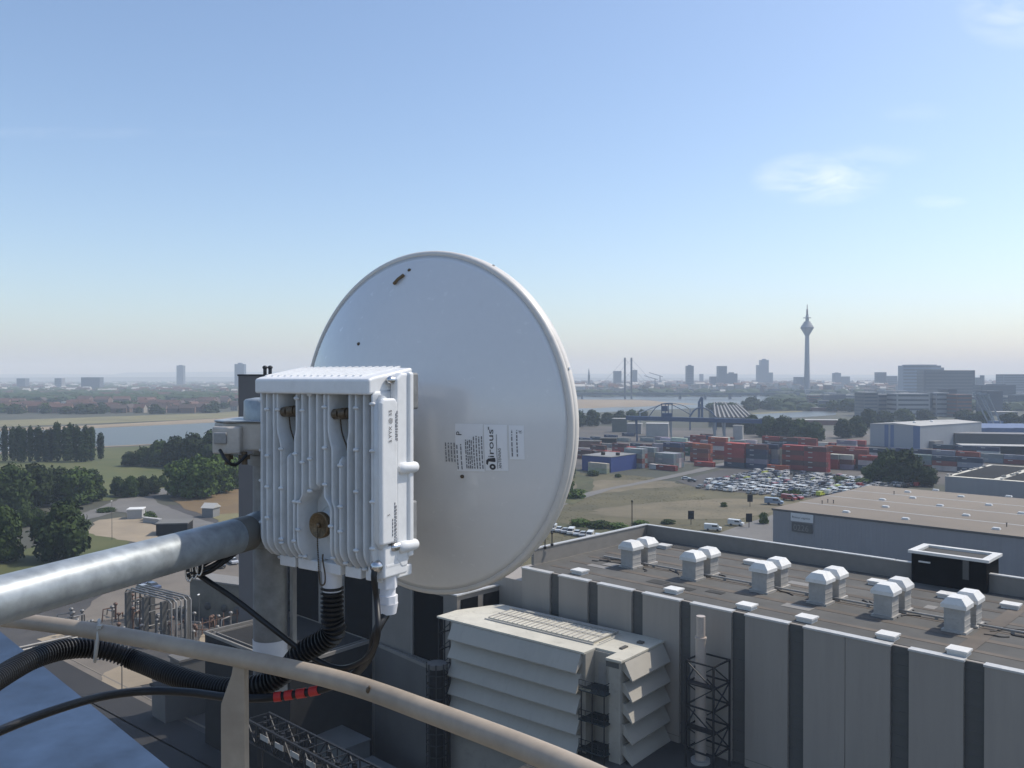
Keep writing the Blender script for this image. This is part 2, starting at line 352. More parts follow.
# ---------------------------------------------------------------- haze
hm = bpy.data.materials.new('summer_haze'); hm.use_nodes = True; t = hm.node_tree; t.nodes.clear()
ho = t.nodes.new('ShaderNodeOutputMaterial'); hv = t.nodes.new('ShaderNodeVolumePrincipled')
hv.inputs['Color'].default_value = (.70, .82, .98, 1); hv.inputs['Absorption Color'].default_value = (1, 1, 1, 1); hv.inputs['Density'].default_value = HAZE
hv.inputs['Density Attribute'].default_value = ''; hv.inputs['Anisotropy'].default_value = .0
t.links.new(hv.outputs[0], ho.inputs['Volume'])
b = MB(); b.box(-15900, -15900, -1.6, 15900, 15900, 262); hz = b.build('haze', hm); hz['kind'] = 'stuff'
ALB = .84
# ---------------------------------------------------------------- materials of the works
M_clad = mat('grey_cladding', (.375, .332, .282), .6, 0, .05, 1.2, big=.08, stretch=(1, 1, .08), dirt=.12, dirtcol=(.16, .145, .12))
M_cladd = mat('dark_slat_cladding', (.115, .112, .103), .7, 0, .06, .5, spec=.3)
M_coping = mat('light_coping', (.60, .59, .56), .45, .2, .1, 2)
M_parap = mat('parapet_sheet', (.25, .232, .205), .6, 0, .08, 1)
M_groof = mat('gravel_roof', (.09, .086, .077), .95, 0, .22, .35, col2=(.132, .126, .113), big=.3, detail=10, dirt=.35, dirtcol=(.06, .055, .045), dscale=.55)
M_droof0 = mat('roof_felt_patch', (.07, .068, .064), .95, 0, .2, .6, spec=.2)
M_seam = mat('brown_roof_strip', (.14, .115, .09), .9, 0, .2, .5, big=.35, dirt=.5, dirtcol=(.10, .09, .078), dscale=.4)
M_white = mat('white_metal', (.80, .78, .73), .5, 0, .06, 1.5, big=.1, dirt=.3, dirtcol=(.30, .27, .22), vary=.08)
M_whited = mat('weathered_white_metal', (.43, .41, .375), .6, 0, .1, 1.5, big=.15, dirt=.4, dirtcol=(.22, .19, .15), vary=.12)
M_cream = mat('cream_roof_sheet', (.66, .62, .51), .65, 0, .09, .5, big=.15, detail=8, dirt=.5, dirtcol=(.24, .21, .16), dscale=.9)
M_hood = mat('hood_sheet', (.43, .395, .33), .6, 0, .07, .5, big=.12, dirt=.35, dirtcol=(.18, .16, .13))
M_bstl = mat('black_steelwork', (.022, .023, .025), .5, .2, .2, 2)
M_dark = mat('dark_opening', (.008, .008, .008), .9, 0, .2, 1, spec=.05)
M_dwall = mat('dark_cladding_and_shade', (.026, .025, .024), .8, 0, .2, .5, spec=.1)  # dark sheet; on the switchgear walls it also stands in for shade
M_gwall = mat('grey_concrete_wall', (.15, .142, .13), .8, 0, .12, .3, big=.15)
M_ss = mat('stainless_flue', (.58, .49, .41), .4, .15, .08, 3, stretch=(1, 1, 4))
M_wroof = mat('brown_membrane_roof', (.24, .20, .155), .9, 0, .08, .08, big=.15, detail=9, dirt=.3, dirtcol=(.15, .13, .105), dscale=.12)
M_wwall = mat('blue_grey_cladding', (.315, .31, .315), .6, 0, .05, .6, stretch=(1, 1, .1))
M_skyl = mat('skylight_dome', (.74, .74, .72), .3, 0, .04, 2)
M_glass = mat('dark_glass', (.03, .035, .04), .15, 0, .1, 1)

# ---------------------------------------------------------------- turbine hall with the long grey facade
ZH = 27.0; P0 = G(524, 567, ZH); P0 = Vector((P0.x, P0.y, 0))
hall = thing('turbine_hall', 'long grey works hall with dark vertical strips and a flat roof of white ventilators', 'industrial hall', P0, CROT)
LEN, WID = 78.0, 25.8
def hloc(u, v, z=ZH):
    p = G(u, v, z) - P0; return Vector((p.dot(CE1), p.dot(CE2), z))
def s_at(u):
    k = (u - 512) / F; return (k * P0.y - P0.x) / (CE1.x - k * CE1.y)
b = MB(); b.box(0, 0, 0, LEN, WID, ZH - .02); b.box(-6, .1, 0, 0, 12, 25.2); b.build('wall', M_clad, hall)
strips = [(552, 561), (590, 600), (634, 645), (682, 693), (734, 747.5), (790.5, 806), (893, 911.5), (966.5, 987), (1068, 1095), (1180, 1215)]
edges = [0.0]
b = None
for u0, u1 in strips:
    a, c = s_at(u0), s_at(u1)
    sb = MB(); sb.box(a, -.10, 0, c, -.004, ZH - .05)
    z = .3
    while z < ZH - .4: sb.box(a, -.16, z, c, -.098, z + .12); z += 1.0
    sb.build('slat_strip', M_cladd, hall); edges += [a, c]
edges.append(LEN)
for i in range(0, len(edges), 2):
    a, c = edges[i], edges[i + 1]
    pb = MB(); n = 2 if c - a > 6 else 1
    for k in range(n):
        x0 = a + (c - a) * k / n; x1 = a + (c - a) * (k + 1) / n; pb.box(x0 + .02, -.42, 0, x1 - (.03 if k < n - 1 else .02), -.004, ZH - .1)
    pb.build('cladding_panel', M_clad, hall)
    jb = MB(); jb.box(a + .02, -.424, 13, c - .02, -.4203, 13.04); jb.build('panel_joint', M_cladd, hall)
    cb = MB(); cb.box(a - .05, -.5, ZH - .1, c + .05, .35, ZH + .06); cb.build('coping', M_coping, hall)
b = MB(); b.box(.3, .35, ZH - .02, LEN - .3, WID - .4, ZH + .02); b.build('roof', M_groof, hall)
b = MB()
for y, w in ((2.6, .7), (6.2, .9), (9.9, .8), (13.4, .9), (17.2, .8), (21, .7)):
    b.box(2, y, ZH + .02, LEN - 2, y + w, ZH + .045)
b.build('roof_strip', M_seam, hall)
hx = hloc(1000, 622).x
b = MB(); b.box(hx - .6, 1.2, ZH + .045, hx + .8, 22, ZH + .06); b.build('roof_crossing', M_seam, hall)
vy = hloc(763, 591.5).y + 1.5
b = MB(); b.cyl((4, vy, ZH + .3), (LEN - 4, vy, ZH + .3), .11, 10)
for k in range(22): b.box(5 + k * 3.2, vy - .15, ZH + .05, 5.3 + k * 3.2, vy + .15, ZH + .2)
b.build('roof_pipe', M_whited, hall)
b = MB(); b.box(-.25, 1.6, ZH - .02, .15, WID, ZH + 1.9); b.build('parapet', M_parap, hall)
b = MB(); b.box(-.25, WID - .3, ZH - .02, LEN, WID + .1, ZH + 1.9); b.build('parapet', M_parap, hall)
b = MB(); b.box(-.35, 1.4, ZH + 1.9, .25, WID - .4, ZH + 2.02); b.build('coping', M_coping, hall)
for k in range(9):
    b = MB(); b.box(-.35 + k * 8.7, WID - .4, ZH + 1.9, -.35 + k * 8.7 + 8.62, WID + .2, ZH + 2.0 + .02 * (k % 2)); b.build('coping', M_coping, hall)
rq = random.Random(66)
for k in range(26):
    x = rq.uniform(4, LEN - 12); y = vy + rq.choice((-1, 1)) * rq.uniform(.5, 1.6); b = MB(); a0 = rq.uniform(0, 6.28)
    b.tube(spline([(x + .9 * q * math.cos(a0) + rq.uniform(-.4, .4), y + .5 * q * math.sin(a0) + rq.uniform(-.3, .3), ZH + .09) for q in range(4)], 5), .06, 5); b.build('roof_cable', M_bstl, hall)
for k in range(12):
    x, y = rq.uniform(3, LEN - 8), rq.uniform(2, WID - 3); b = MB(); b.box(x, y, ZH + .046, x + rq.uniform(1, 4), y + rq.uniform(.6, 1.8), ZH + .058 + k * .001); b.build('roof_patch', M_droof0 if k % 2 else M_parap, hall)
# small things on the parapet
for u, v, zz, hgt in ((632, 529, ZH, 4.2), (545, 549, ZH + 2, 2.2), (552, 546, ZH + 2, 1.6)):
    p = G(u, v, zz); b = MB(p); b.cyl(p, p + Vector((0, 0, hgt)), .07, 6); b.ell(p + Vector((0, 0, hgt)), .14, .14, .2); b.cyl(p, p + Vector((0, 0, .3)), .2, 8)
    lab = {632: 'tall thin mast at the far corner of the hall parapet', 545: 'short dark rod on the left hall parapet nearest the dish', 552: 'shorter dark rod on the left hall parapet behind the first'}[u]
    tag(place(b.build('lightning_rod', M_bstl), p), lab, 'rod')
# paired roof ventilators
def make_vent():
    r = thing('roof_ventilator', '', 'roof ventilator')
    b = MB(); b.box(-1.05, -1.05, 0, 1.05, 1.05, .22); b.build('kerb_base', M_whited, r)
    b = MB(); b.box(-.86, -.86, .22, .86, .86, 2.25)
    for k in range(3): b.box(-.89, -.89, .62 + k * .55, .89, .89, .68 + k * .55)
    b.build('shaft', M_whited, r)
    b = MB(); lo = [(-1.08, -1.12), (1.08, -1.12), (1.08, 1.12), (-1.08, 1.12)]; hi = [(-.6, -.85), (.6, -.85), (.6, .85), (-.6, .85)]
    vs = [(x, y, 2.2) for x, y in lo] + [(x, y, 2.55) for x, y in lo] + [(x, y, 3.15) for x, y in hi]
    b.add(vs, [(0, 1, 2, 3), (0, 1, 5, 4), (1, 2, 6, 5), (2, 3, 7, 6), (3, 0, 4, 7), (4, 5, 9, 8), (5, 6, 10, 9), (6, 7, 11, 10), (7, 4, 8, 11), (8, 9, 10, 11)])
    b.build('cap', M_white, r)
    return r
VP = make_vent(); firstv = True
ords = ['first', 'second', 'third', 'fourth', 'fifth', 'sixth']
for i, (u, v) in enumerate(((631, 567), (693, 579), (763, 591.5), (820.5, 603), (886, 616), (957, 631))):
    l = hloc(u, v)
    for j, dy in enumerate((0, 2.95)):
        o = VP if firstv else dup(VP); firstv = False
        w = P0 + CE1 * (l.x + (.15 if j else 0)) + CE2 * (l.y + dy); place(o, (w.x, w.y, ZH + .02), CROT)
        o['label'] = 'white hooded roof ventilator, %s of the %s pair counted from the dish' % ('rear one' if j else 'front one', ords[i]); o['group'] = 'paired ventilators on the hall roof'
def hatch_mesh():
    b = MB(); b.box(-.75, -.65, 0, .75, .65, .32); b.box(-.85, -.75, .32, .85, .75, .48); return b.mesh('roof_hatch', M_white)
hm_ = hatch_mesh()
hp = [(674, 592.5, 'first from the dish in the row along the front roof edge'), (747, 608.5, 'second from the dish in the row along the front roof edge'), (807, 621, 'third from the dish in the row along the front roof edge'), (888, 638.5, 'fourth from the dish in the row along the front roof edge'), (959, 654, 'fifth from the dish in the row along the front roof edge'),
      (580, 573.5, 'nearest the left parapet of the hall'), (664, 548, 'just behind the first pair of ventilators'), (752, 564, 'behind the second pair of ventilators'), (877, 584.5, 'behind the fourth pair of ventilators'), (947, 597.5, 'in front of the dark penthouse'), (1011, 608, 'behind the sixth pair of ventilators')]
for u, v, w in hp:
    p = G(u, v, ZH + .02); inst(hm_, 'roof_hatch', p, CROT, 'low pale roof hatch, ' + w, 'roof hatch', 'low hatches on the hall roof')
# dark penthouse at the far edge
pc = hloc(924, 577); pw = P0 + CE1 * (pc.x - .2) + CE2 * (WID - 1.3)
ph = thing('roof_penthouse', 'black box penthouse with a pale rimmed top at the far roof edge', 'penthouse', (pw.x, pw.y, ZH), CROT)
b = MB(); b.box(0, 0, .02, 7.6, 4.6, 3.3); b.build('wall', M_dark, ph)
b = MB()
for x0, y0, x1, y1 in ((-.3, -.3, 7.9, .35), (-.3, 4.2, 7.9, 4.9), (-.3, .35, .5, 4.2), (7.1, .35, 7.9, 4.2)): b.box(x0, y0, 3.32, x1, y1, 3.62)
b.build('roof_rim', M_white, ph)
b = MB(); b.box(.5, .35, 3.3, 7.1, 4.2, 3.36); b.build('roof', M_groof, ph)
b = MB(); b.box(5.3, -.12, 1.2, 5.9, -.004, 3.3); b.build('door_panel', M_cladd, ph)
b = MB(); b.box(.8, -.2, 2.4, 2.0, -.004, 2.55); b.build('lamp', M_white, ph)

# ---------------------------------------------------------------- annex, podium and low roofs left of the hall
ZA = 24.0
Acr = G(457, 596, ZA)
ann = thing('hall_annex', 'grey annex block with tall dark openings beside the hall, partly behind the dish', 'annex', (Acr.x, Acr.y, 0), CROT)
b = MB(); b.box(-40, 0, 0, 0, 9.5, ZA); b.build('wall', mat('annex_wall', (.25, .225, .195), .7, 0, .08, .4, big=.1), ann)
def ax(u):
    k = (u - 512) / F; return (k * Acr.y - Acr.x) / (CE1.x - k * CE1.y)
for u0, u1, z0 in ((414, 443, 15.2), (345, 372, 15.2), (287, 318, 15.2)):
    b = MB(); b.box(ax(u0), -.06, z0, ax(u1), -.004, ZA - .5); b.build('opening', M_dark, ann)
    b = MB(); b.box(ax(u0) - .35, -.3, z0, ax(u0), -.004, ZA + .1); b.build('frame', M_parap, ann)
b = MB(); x0 = ax(287)
for k in range(6): b.box(x0 + .2, -.12, 15.4 + k * 1.5, x0 + 1.5, -.065, 16.6 + k * 1.5)
b.build('window_pane', M_glass, ann)
for y0, y1 in ((.6, 3.4), (4.4, 7.2)):
    b = MB(); b.box(.004, y0, 14, .08, y1, ZA - .6); b.build('opening', M_dark, ann)
b = MB(); b.box(-40.2, -.2, ZA, .2, .3, ZA + .16); b.box(-.3, .3, ZA, .2, 9.5, ZA + .16); b.build('coping', M_coping, ann)
ZR = 15.0
def low_roof(name, label, pix, z, wallm, roofm, cop, zb=0, rim=True):
    P = [G(u, v, z) for u, v in pix]; c = sum((p for p in P), Vector()) / len(P)
    t = thing(name, label, 'building', (c.x, c.y, zb)); off = (c.x, c.y, zb)
    b = MB(off); b.prism([(p.x, p.y) for p in P], zb, z - .06); b.build('wall', wallm, t)
    b = MB(off); b.prism([(p.x, p.y) for p in P], z - .058, z); b.build('roof', roofm, t)
    if rim:
        for i in range(len(P)):
            if i in cop:
                a, q = P[i], P[(i + 1) % len(P)]; b = MB(off); b.beam(a + Vector((0, 0, .2)), q + Vector((0, 0, .2)), .28, .4); b.build('coping', M_parap, t)
                d = (q - a).normalized(); nn = Vector((-d.y, d.x, 0)); mid = (a + q) / 2
                nn = nn if (c - mid).dot(nn) > 0 else -nn
                b = MB(off); b.beam(a + nn * 1.1 + Vector((0, 0, .12)), q + nn * 1.1 + Vector((0, 0, .12)), .16, .24); b.build('roof_rail', M_parap, t)
    return t
M_droof = mat('dark_flat_roof', (.05, .05, .05), .9, 0, .2, .3, big=.25, spec=.1)
low_roof('switchgear_building', 'low building with a dark flat roof and double pale edging below the pole', [(205, 634), (290, 668), (372, 642), (330, 612), (255, 622)], ZR, M_dwall, M_droof, (0, 1, 4))  # near-black wall colour carries the deep shade of the pit
low_roof('podium_building', 'grey walled podium with a beige paved top left of the louvred tower', [(375, 645), (446, 676), (470, 662), (432, 640), (414, 640)], ZR, M_gwall, mat('beige_paving', (.30, .275, .225), .9, 0, .2, .4, big=.2), (0,))
# the shaded base the hall stands on
pb = [P0 + CE1 * 14 + CE2 * -.2, P0 + CE1 * 80 + CE2 * -.2, P0 + CE1 * 80 + CE2 * -24, P0 + CE1 * 14 + CE2 * -24]
b = MB(); b.prism([(p.x, p.y) for p in pb], 0, 12.3); t_ = b.build('hall_forecourt', M_asph); t_['kind'] = 'structure'
# ---------------------------------------------------------------- louvred intake tower
TC = Vector((10.45, 82.6, 11)); TROT = R(-39.5); tv = Vector((math.cos(TROT), math.sin(TROT), 0)); tn = Vector((-tv.y, tv.x, 0))
lt = thing('louvred_tower', 'pale louvred air intake block with a cream sheet roof in front of the hall', 'air intake', TC, TROT)
TH = 11.3; TL, TD, TBAY, TREC = 22.6, 8.4, 4.0, 1.6
b = MB(); b.box(-TL, 0, -11, -TBAY, TD, TH); b.box(-TBAY, TREC, -11, 0, TD, TH - .02); b.box(-TBAY + 2.7, .1, -11, 0, TREC, TH - .04); b.build('wall', M_hood, lt)
M_hood2 = mat('front_hood_sheet', (.45, .415, .35), .6, 0, .04, .9, big=.05, stretch=(1, .3, .3), dirt=.15, dirtcol=(.20, .18, .145))
for k in range(6):
    zt = TH - .05 - k * 2.05; b = MB()
    b.extr([(-TL + .6, -.004, zt), (-TL + .6, -.25, zt), (-TL + .6, -1.15, zt - 1.66), (-TL + .6, -1.12, zt - 1.78), (-TL + .6, -.004, zt - .9)], (TL - TBAY - 1.0, 0, 0)); b.build('louvre_hood', M_hood2, lt)
    if k > 4: continue
    b = MB(); b.extr([(.004, .5, zt), (.25, .5, zt), (1.15, .5, zt - 1.66), (1.12, .5, zt - 1.78), (.004, .5, zt - .9)], (0, TD - .9, 0)); b.build('louvre_hood', M_hood2, lt)
b = MB()
b.prism([(-TL - 1.9, -.3), (-TBAY, -.3), (-TBAY, TREC + .2), (-TBAY + 2.5, TREC + .2), (-TBAY + 2.5, -.2), (.3, -.2), (.3, TD), (-TL + .4, TD), (-TL - 1.9, 3)], TH, TH + .2)
b.build('roof', M_cream, lt)
b = MB(); b.box(-TL + 3.4, 2.6, TH + .2, -TBAY - .8, 6.6, TH + .42); rp_ = b.build('roof_panel', M_cream, lt)
b = MB()
for k in range(23): b.box(-TL + 3.5 + k * .68, 2.62, TH + .42, -TL + 3.58 + k * .68, 6.58, TH + .5)
b.box(-TL + 3.4, 4.4, TH + .5, -TBAY - .8, 4.5, TH + .54); b.build('panel_rib', M_whited, rp_)
b = MB(); b.box(-TL + 3.2, 6.7, TH + .2, -TBAY - .6, 7.1, TH + .6); b.box(-TL + 3.2, 2.2, TH + .2, -TBAY - .6, 2.35, TH + .34); b.build('roof_duct', M_galvd if 'M_galvd' in globals() else M_whited, lt)
b = MB()
for k in range(4): b.beam((-TL - 1.7, -.2 + k * .95, 0), (-TL - 1.7, -.2 + k * .95, TH), .14)
for k in range(6):
    b.beam((-TL - 1.7, -.2, k * 1.9), (-TL - 1.7, 2.7, k * 1.9), .12); b.beam((-TL - 1.7, -.2, k * 1.9), (-TL - .1, .2, k * 1.9 + 1.5), .1)
b.build('steel_frame', M_bstl, lt)
for k in range(4):
    zt = TH - 3.4 - k * 2.95
    if zt < 0: break
    b = MB(); b.prism([(-TBAY - .2, -1.0), (-TBAY + 2.9, -1.0), (-TBAY + 2.9, 0), (-TBAY + 2.65, .05), (-TBAY + 2.65, TREC - .05), (-TBAY + .02, TREC - .05), (-TBAY + .02, -.05), (-TBAY - .2, -.05)], zt, zt + .14); pf = b.build('landing', mat('green_grating', (.03, .042, .045), .6, .3, .2, 4) if k == 0 else bpy.data.materials['green_grating'], lt)
    b = MB()
    for x0, x1 in ((-TBAY - .15, -TBAY + 2.85),):
        for dz in (.55, 1.1): b.beam((x0, -.95, zt + dz), (x1, -.95, zt + dz), .05); b.beam((x1, -.95, zt + dz), (x1, -.05, zt + dz), .05)
        for q in range(5): b.beam((x0 + (x1 - x0) * q / 4, -.95, zt + .14), (x0 + (x1 - x0) * q / 4, -.95, zt + 1.12), .05)
    b.build('handrail', M_bstl, pf)
b = MB()
for x in (-TBAY + .1, -TBAY + 1.4, -TBAY + 2.8): b.beam((x, -.9, 0), (x, -.9, TH - 3.4), .09)
b.build('landing_post', M_bstl, lt)
b = MB(); b.box(-TBAY + .5, TREC - .05, TH - 3.2, -TBAY + 1.4, TREC - .004, TH - 1.1); b.build('door', M_whited, lt)
b = MB(); b.box(-1.6, .04, TH - .7, -.15, .098, TH - .2); b.build('wall_grid', M_cladd, lt)
b = MB(); b.box(-1.9, 2.9, TH + .2, -1.5, 4.0, TH + .34); b.box(-1.5, 5.6, TH + .2, -.9, 6.2, TH + .4); b.build('roof_stain_patch', M_groof, lt)

# ---------------------------------------------------------------- silver flue in its black lattice
fb = G(700.5, 762, 12.3); fl = thing('steel_flue', 'slim silver flue pipe standing before the grey facade', 'flue', fb); off = tuple(fb)
ft = A(700, 616, fb.y).z
b = MB(off); b.cyl(fb, (fb.x, fb.y, ft - 2.2), .52, 20); b.cyl((fb.x, fb.y, ft - 2.2), (fb.x, fb.y, ft), .44, 20); b.build('flue_pipe', M_ss, fl)
b = MB(off)
for z in (1.0, 4.5, 8.2, ft - 12.3 - 2.2): b.cyl((fb.x, fb.y, 12.3 + z), (fb.x, fb.y, 12.3 + z + .16), .58, 20)
b.build('flange', M_ss, fl)
b = MB(off); b.cyl(fb, fb + Vector((0, 0, .3)), .95, 16); b.build('base_plate', M_galvd if 'M_galvd' in globals() else M_whited, fl)
lw = fb + CE1 * 1.0 - CE2 * .35; lt2 = thing('lattice_frame', 'black steel lattice frame wrapped round the silver flue', 'steel frame', lw, CROT); b = MB()
zA, zB = A(0, 748, lw.y).z - 12.3, A(0, 660, lw.y).z - 12.3; w2 = 1.5
for x in (-w2, w2):
    for y in (-w2, w2): b.beam((x, y, 0), (x, y, zB), .16)
for k in range(5):
    z = zA + (zB - zA) * k / 4
    for a, c in (((-w2, -w2), (w2, -w2)), ((w2, -w2), (w2, w2)), ((w2, w2), (-w2, w2)), ((-w2, w2), (-w2, -w2))):
        b.beam((*a, z), (*c, z), .14)
        if k < 4 and k % 2 == 0: b.beam((*a, z), (*c, z + (zB - zA) / 4), .1)
        if k < 4 and k % 2: b.beam((*c, z), (*a, z + (zB - zA) / 4), .1)
b.build('lattice', M_bstl, lt2)
for k in (1, 3):
    z = zA + (zB - zA) * k / 4; b = MB(); b.box(-w2, -w2, z - .05, w2, -.6, z + .03); b.build('grating', M_bstl, lt2)

# ---------------------------------------------------------------- black ladder tower, conveyor bridge and boxes in the shaded pit
ltb = G(438, 800, 0); lz = A(0, 668, ltb.y).z
ltb = A(437, 768, 96); ltb.z = 0
st_ = thing('ladder_tower', 'black round ladder tower with steel frames left of the louvred block', 'steel tower', ltb); b = MB(tuple(ltb))
tz = A(0, 662, 96).z
for k in range(8):
    a = 2 * math.pi * k / 8; b.beam((ltb.x + 1.15 * math.cos(a), ltb.y + 1.15 * math.sin(a), 0), (ltb.x + 1.15 * math.cos(a), ltb.y + 1.15 * math.sin(a), tz), .14)
k = 1.0
while k < tz:
    b.tube([(ltb.x + 1.2 * math.cos(2 * math.pi * q / 16), ltb.y + 1.2 * math.sin(2 * math.pi * q / 16), k) for q in range(17)], .07, 5); k += 1.3
b.build('lattice', M_bstl, st_)
b = MB(tuple(ltb)); b.cyl((ltb.x, ltb.y, 0), (ltb.x, ltb.y, tz - .6), .8, 16); b.build('duct', M_dwall, st_)
b = MB(tuple(ltb)); b.cyl((ltb.x, ltb.y, tz - .6), (ltb.x, ltb.y, tz - .1), 1.15, 16); b.build('top_platform', M_gwall, st_)
cb0, cb1 = A(258, 716, 92), A(385, 782, 76)
cv = thing('conveyor_bridge', 'dark lattice conveyor bridge with pale side plates in the shaded pit', 'conveyor bridge', (cb0.x, cb0.y, 0)); off = (cb0.x, cb0.y, 0)
d = (cb1 - cb0); nn = Vector((-d.y, d.x, 0)).normalized() * 1.3; b = MB(off)
for s in (-1, 1):
    for dz in (0, -2.2): b.beam(cb0 + nn * s + Vector((0, 0, dz)), cb1 + nn * s + Vector((0, 0, dz)), .2)
    for k in range(13):
        p = cb0 + d * k / 12 + nn * s; q = cb0 + d * min(12, k + 1) / 12 + nn * s; b.beam(p, p + Vector((0, 0, -2.2)), .12)
        if k < 12: b.beam(p + Vector((0, 0, -2.2 * (k % 2))), q + Vector((0, 0, -2.2 * ((k + 1) % 2))), .1)
for k in range(13): b.beam(cb0 + d * k / 12 + nn, cb0 + d * k / 12 - nn, .1)
for k in (0.02, .5, .98):
    p = cb0 + d * k; b.beam((p.x, p.y, 0), p + Vector((0, 0, -2.2)), .5)
b.build('lattice', M_bstl, cv)
b = MB(off); b.beam(cb0 + Vector((0, 0, -1.6)), cb1 + Vector((0, 0, -1.6)), 2.0, .3); b.build('belt', M_dwall, cv)
rr = random.Random(4); b = MB(off)
for k in range(60): p = cb0 + d * rr.random() + nn * rr.uniform(-.7, .7); b.box(p.x - .15, p.y - .15, p.z - 1.3, p.x + .2, p.y + .15, p.z - rr.uniform(.3, 1.0))
b.build('roller', M_bstl, cv)
for k in range(6):
    p = cb0 + d * (.14 + k * .13) - nn * 1.12; q = cb0 + d * (.14 + k * .13 + .07) - nn * 1.12
    if (p - cb0).dot(nn) > 0: pass
    b = MB(off); b.beam(p + Vector((0, 0, -.9)), q + Vector((0, 0, -.9)), .08, .55); b.build('side_plate', M_whited, cv)
def equip(u, v, D, sx, sy, hh, lab, m):
    p = A(u, v, D); z0 = p.z; o = thing('equipment_cabin', lab, 'cabin', (p.x, p.y, 0), CROT)
    b = MB(); b.box(-sx / 2, -sy / 2, 0, sx / 2, sy / 2, z0 - .1); b.build('cabin_wall', m, o)
    b = MB(); b.box(-sx / 2 - .12, -sy / 2 - .12, z0 - .1, sx / 2 + .12, sy / 2 + .12, z0 + .08); b.build('roof', m, o)
    b = MB(); b.box(-sx / 4, -sy / 2 - .06, .1, sx / 8, -sy / 2 - .004, 2.1); b.build('door', M_dwall, o)
M_eq = mat('grey_equipment', (.13, .14, .14), .7, 0, .1, .5)
equip(340, 737, 105, 6.5, 4.2, 3, 'grey flat roofed cabin in the dark pit beside the conveyor', M_eq)
equip(374, 770, 100, 6, 4, 3, 'grey flat roofed cabin cut by the lower picture edge in the pit', M_eq)
# tall stair tower behind the pole
sx0 = A(239, 640, 126); tt = thing('stair_tower', 'tall plain grey brown tower block rising behind the mast pole', 'tower block', (sx0.x, sx0.y, 0), R(-20)); ztop = A(0, 376, 126).z
b = MB(); b.box(0, 0, 0, 6.6, 6, ztop); b.build('wall', mat('tower_concrete', (.20, .18, .17), .8, 0, .08, .2, big=.1), tt)
b = MB(); b.box(-.1, -.1, ztop, 6.7, 6.1, ztop + .25); b.build('roof', M_bstl, tt)
for x in (4.1, 5.0):
    b = MB(); b.cyl((x, .8, ztop + .25), (x, .8, ztop + 1.3), .26, 10); b.ell((x, .8, ztop + 1.25), .38, .38, .3); b.build('vent_pipe', M_bstl, tt)

# ---------------------------------------------------------------- second warehouse with a brown roof
ZW = 12.0; Wc = G(773, 508.5, ZW)
wh = thing('warehouse', 'wide warehouse with a flat brown roof and blue grey walls behind the hall', 'warehouse', (Wc.x, Wc.y, 0), CROT)
b = MB(); b.box(0, 0, 0, 130, 72, ZW - .1); b.build('wall', M_wwall, wh)
b = MB()
for k in range(130): b.box(k + .1, -.04, .2, k + .45, -.004, ZW - .3)
b.build('wall_rib', M_wwall, wh)
b = MB(); b.box(-.25, -.25, ZW - .1, 130, 72.2, ZW + .06); b.build('roof', M_wroof, wh)
b = MB()
for y in (17, 36, 54): b.box(-.1, y, ZW + .06, 130, y + .5, ZW + .1)
b.build('roof_seam', M_coping, wh)
b = MB(); b.box(-.3, -.3, ZW - .45, 130, -.26, ZW + .08); b.build('roof_edge', M_cladd, wh)
def wloc(u, v, z=ZW): 
    p = G(u, v, z) - Wc; return p.dot(CE1), p.dot(CE2)
b = MB(); b.box(-.95, -.7, 0, .95, .7, .25); b.prism([(-.8, -.55), (.8, -.55), (.8, .55), (-.8, .55)], .25, .5); skm = b.mesh('skylight', M_skyl)
wl = ['nearest the front wall left of centre', 'fourth along the row nearest the wall', 'near the front wall at the right picture edge', 'second row, left', 'third row, left', 'fifth row, left of the tree', 'fourth row, left', 'second row, middle', 'last row, middle', 'second row, right', 'fourth row, middle', 'third row, right', 'last row, right', 'second row, at the right picture edge']
for i, (zx, zy) in enumerate(((335, 320), (565, 347), (917, 386), (487, 300), (475, 272), (573, 242), (593, 265), (698, 295), (682, 235), (800, 333), (780, 260), (888, 293), (965, 260), (1015, 325))):
    p = G(760 + zx / 3.879, 430 + zy / 3.879, ZW + .06)
    inst(skm, 'roof_skylight', p, CROT, 'white skylight dome on the brown roof, ' + wl[i], 'skylight', 'skylights on the brown warehouse roof')
for i, (zx, zy) in enumerate(((241, 287), (263, 282), (285, 285), (520, 250), (957, 375))):
    p = G(760 + zx / 3.879, 430 + zy / 3.879, ZW + .06); b = MB(p); b.cyl(p, p + Vector((0, 0, .9)), .12, 8); b.ell(p + Vector((0, 0, .95)), .22, .22, .14)
    tag(place(b.build('roof_vent_pipe', M_bstl), p), 'small dark vent pipe on the brown roof, ' + ['first of three near the left edge', 'middle of three near the left edge', 'last of three near the left edge', 'alone near the far edge', 'alone at the right'][i], 'vent pipe')
sg = thing('wall_sign', 'white company sign above a dark number board on the warehouse wall', 'sign', Wc + CE1 * 5.6 - CE2 * .25 + Vector((0, 0, -5.8)), CROT)
b = MB(); b.box(0, -.15, 3.0, 6.6, 0, 5.3); b.build('sign_board', M_skyl, sg)
b = MB(); b.box(.3, -.15, 0, 6.3, 0, 2.6); b.build('number_board', M_cladd, sg)
b = MB(); vs, fs = text2d('Rhenus Logistics', .86); b.add([(.35 + v[0] * .93, -.16, 3.85 + v[1]) for v in vs], fs); b.build('sign_lettering', M_dwall, sg)
b = MB(); vs, fs = text2d('0226', 2.4); b.add([(.75 + v[0] * .95, -.16, .45 + v[1]) for v in vs], fs); b.build('number_lettering', M_parap, sg)
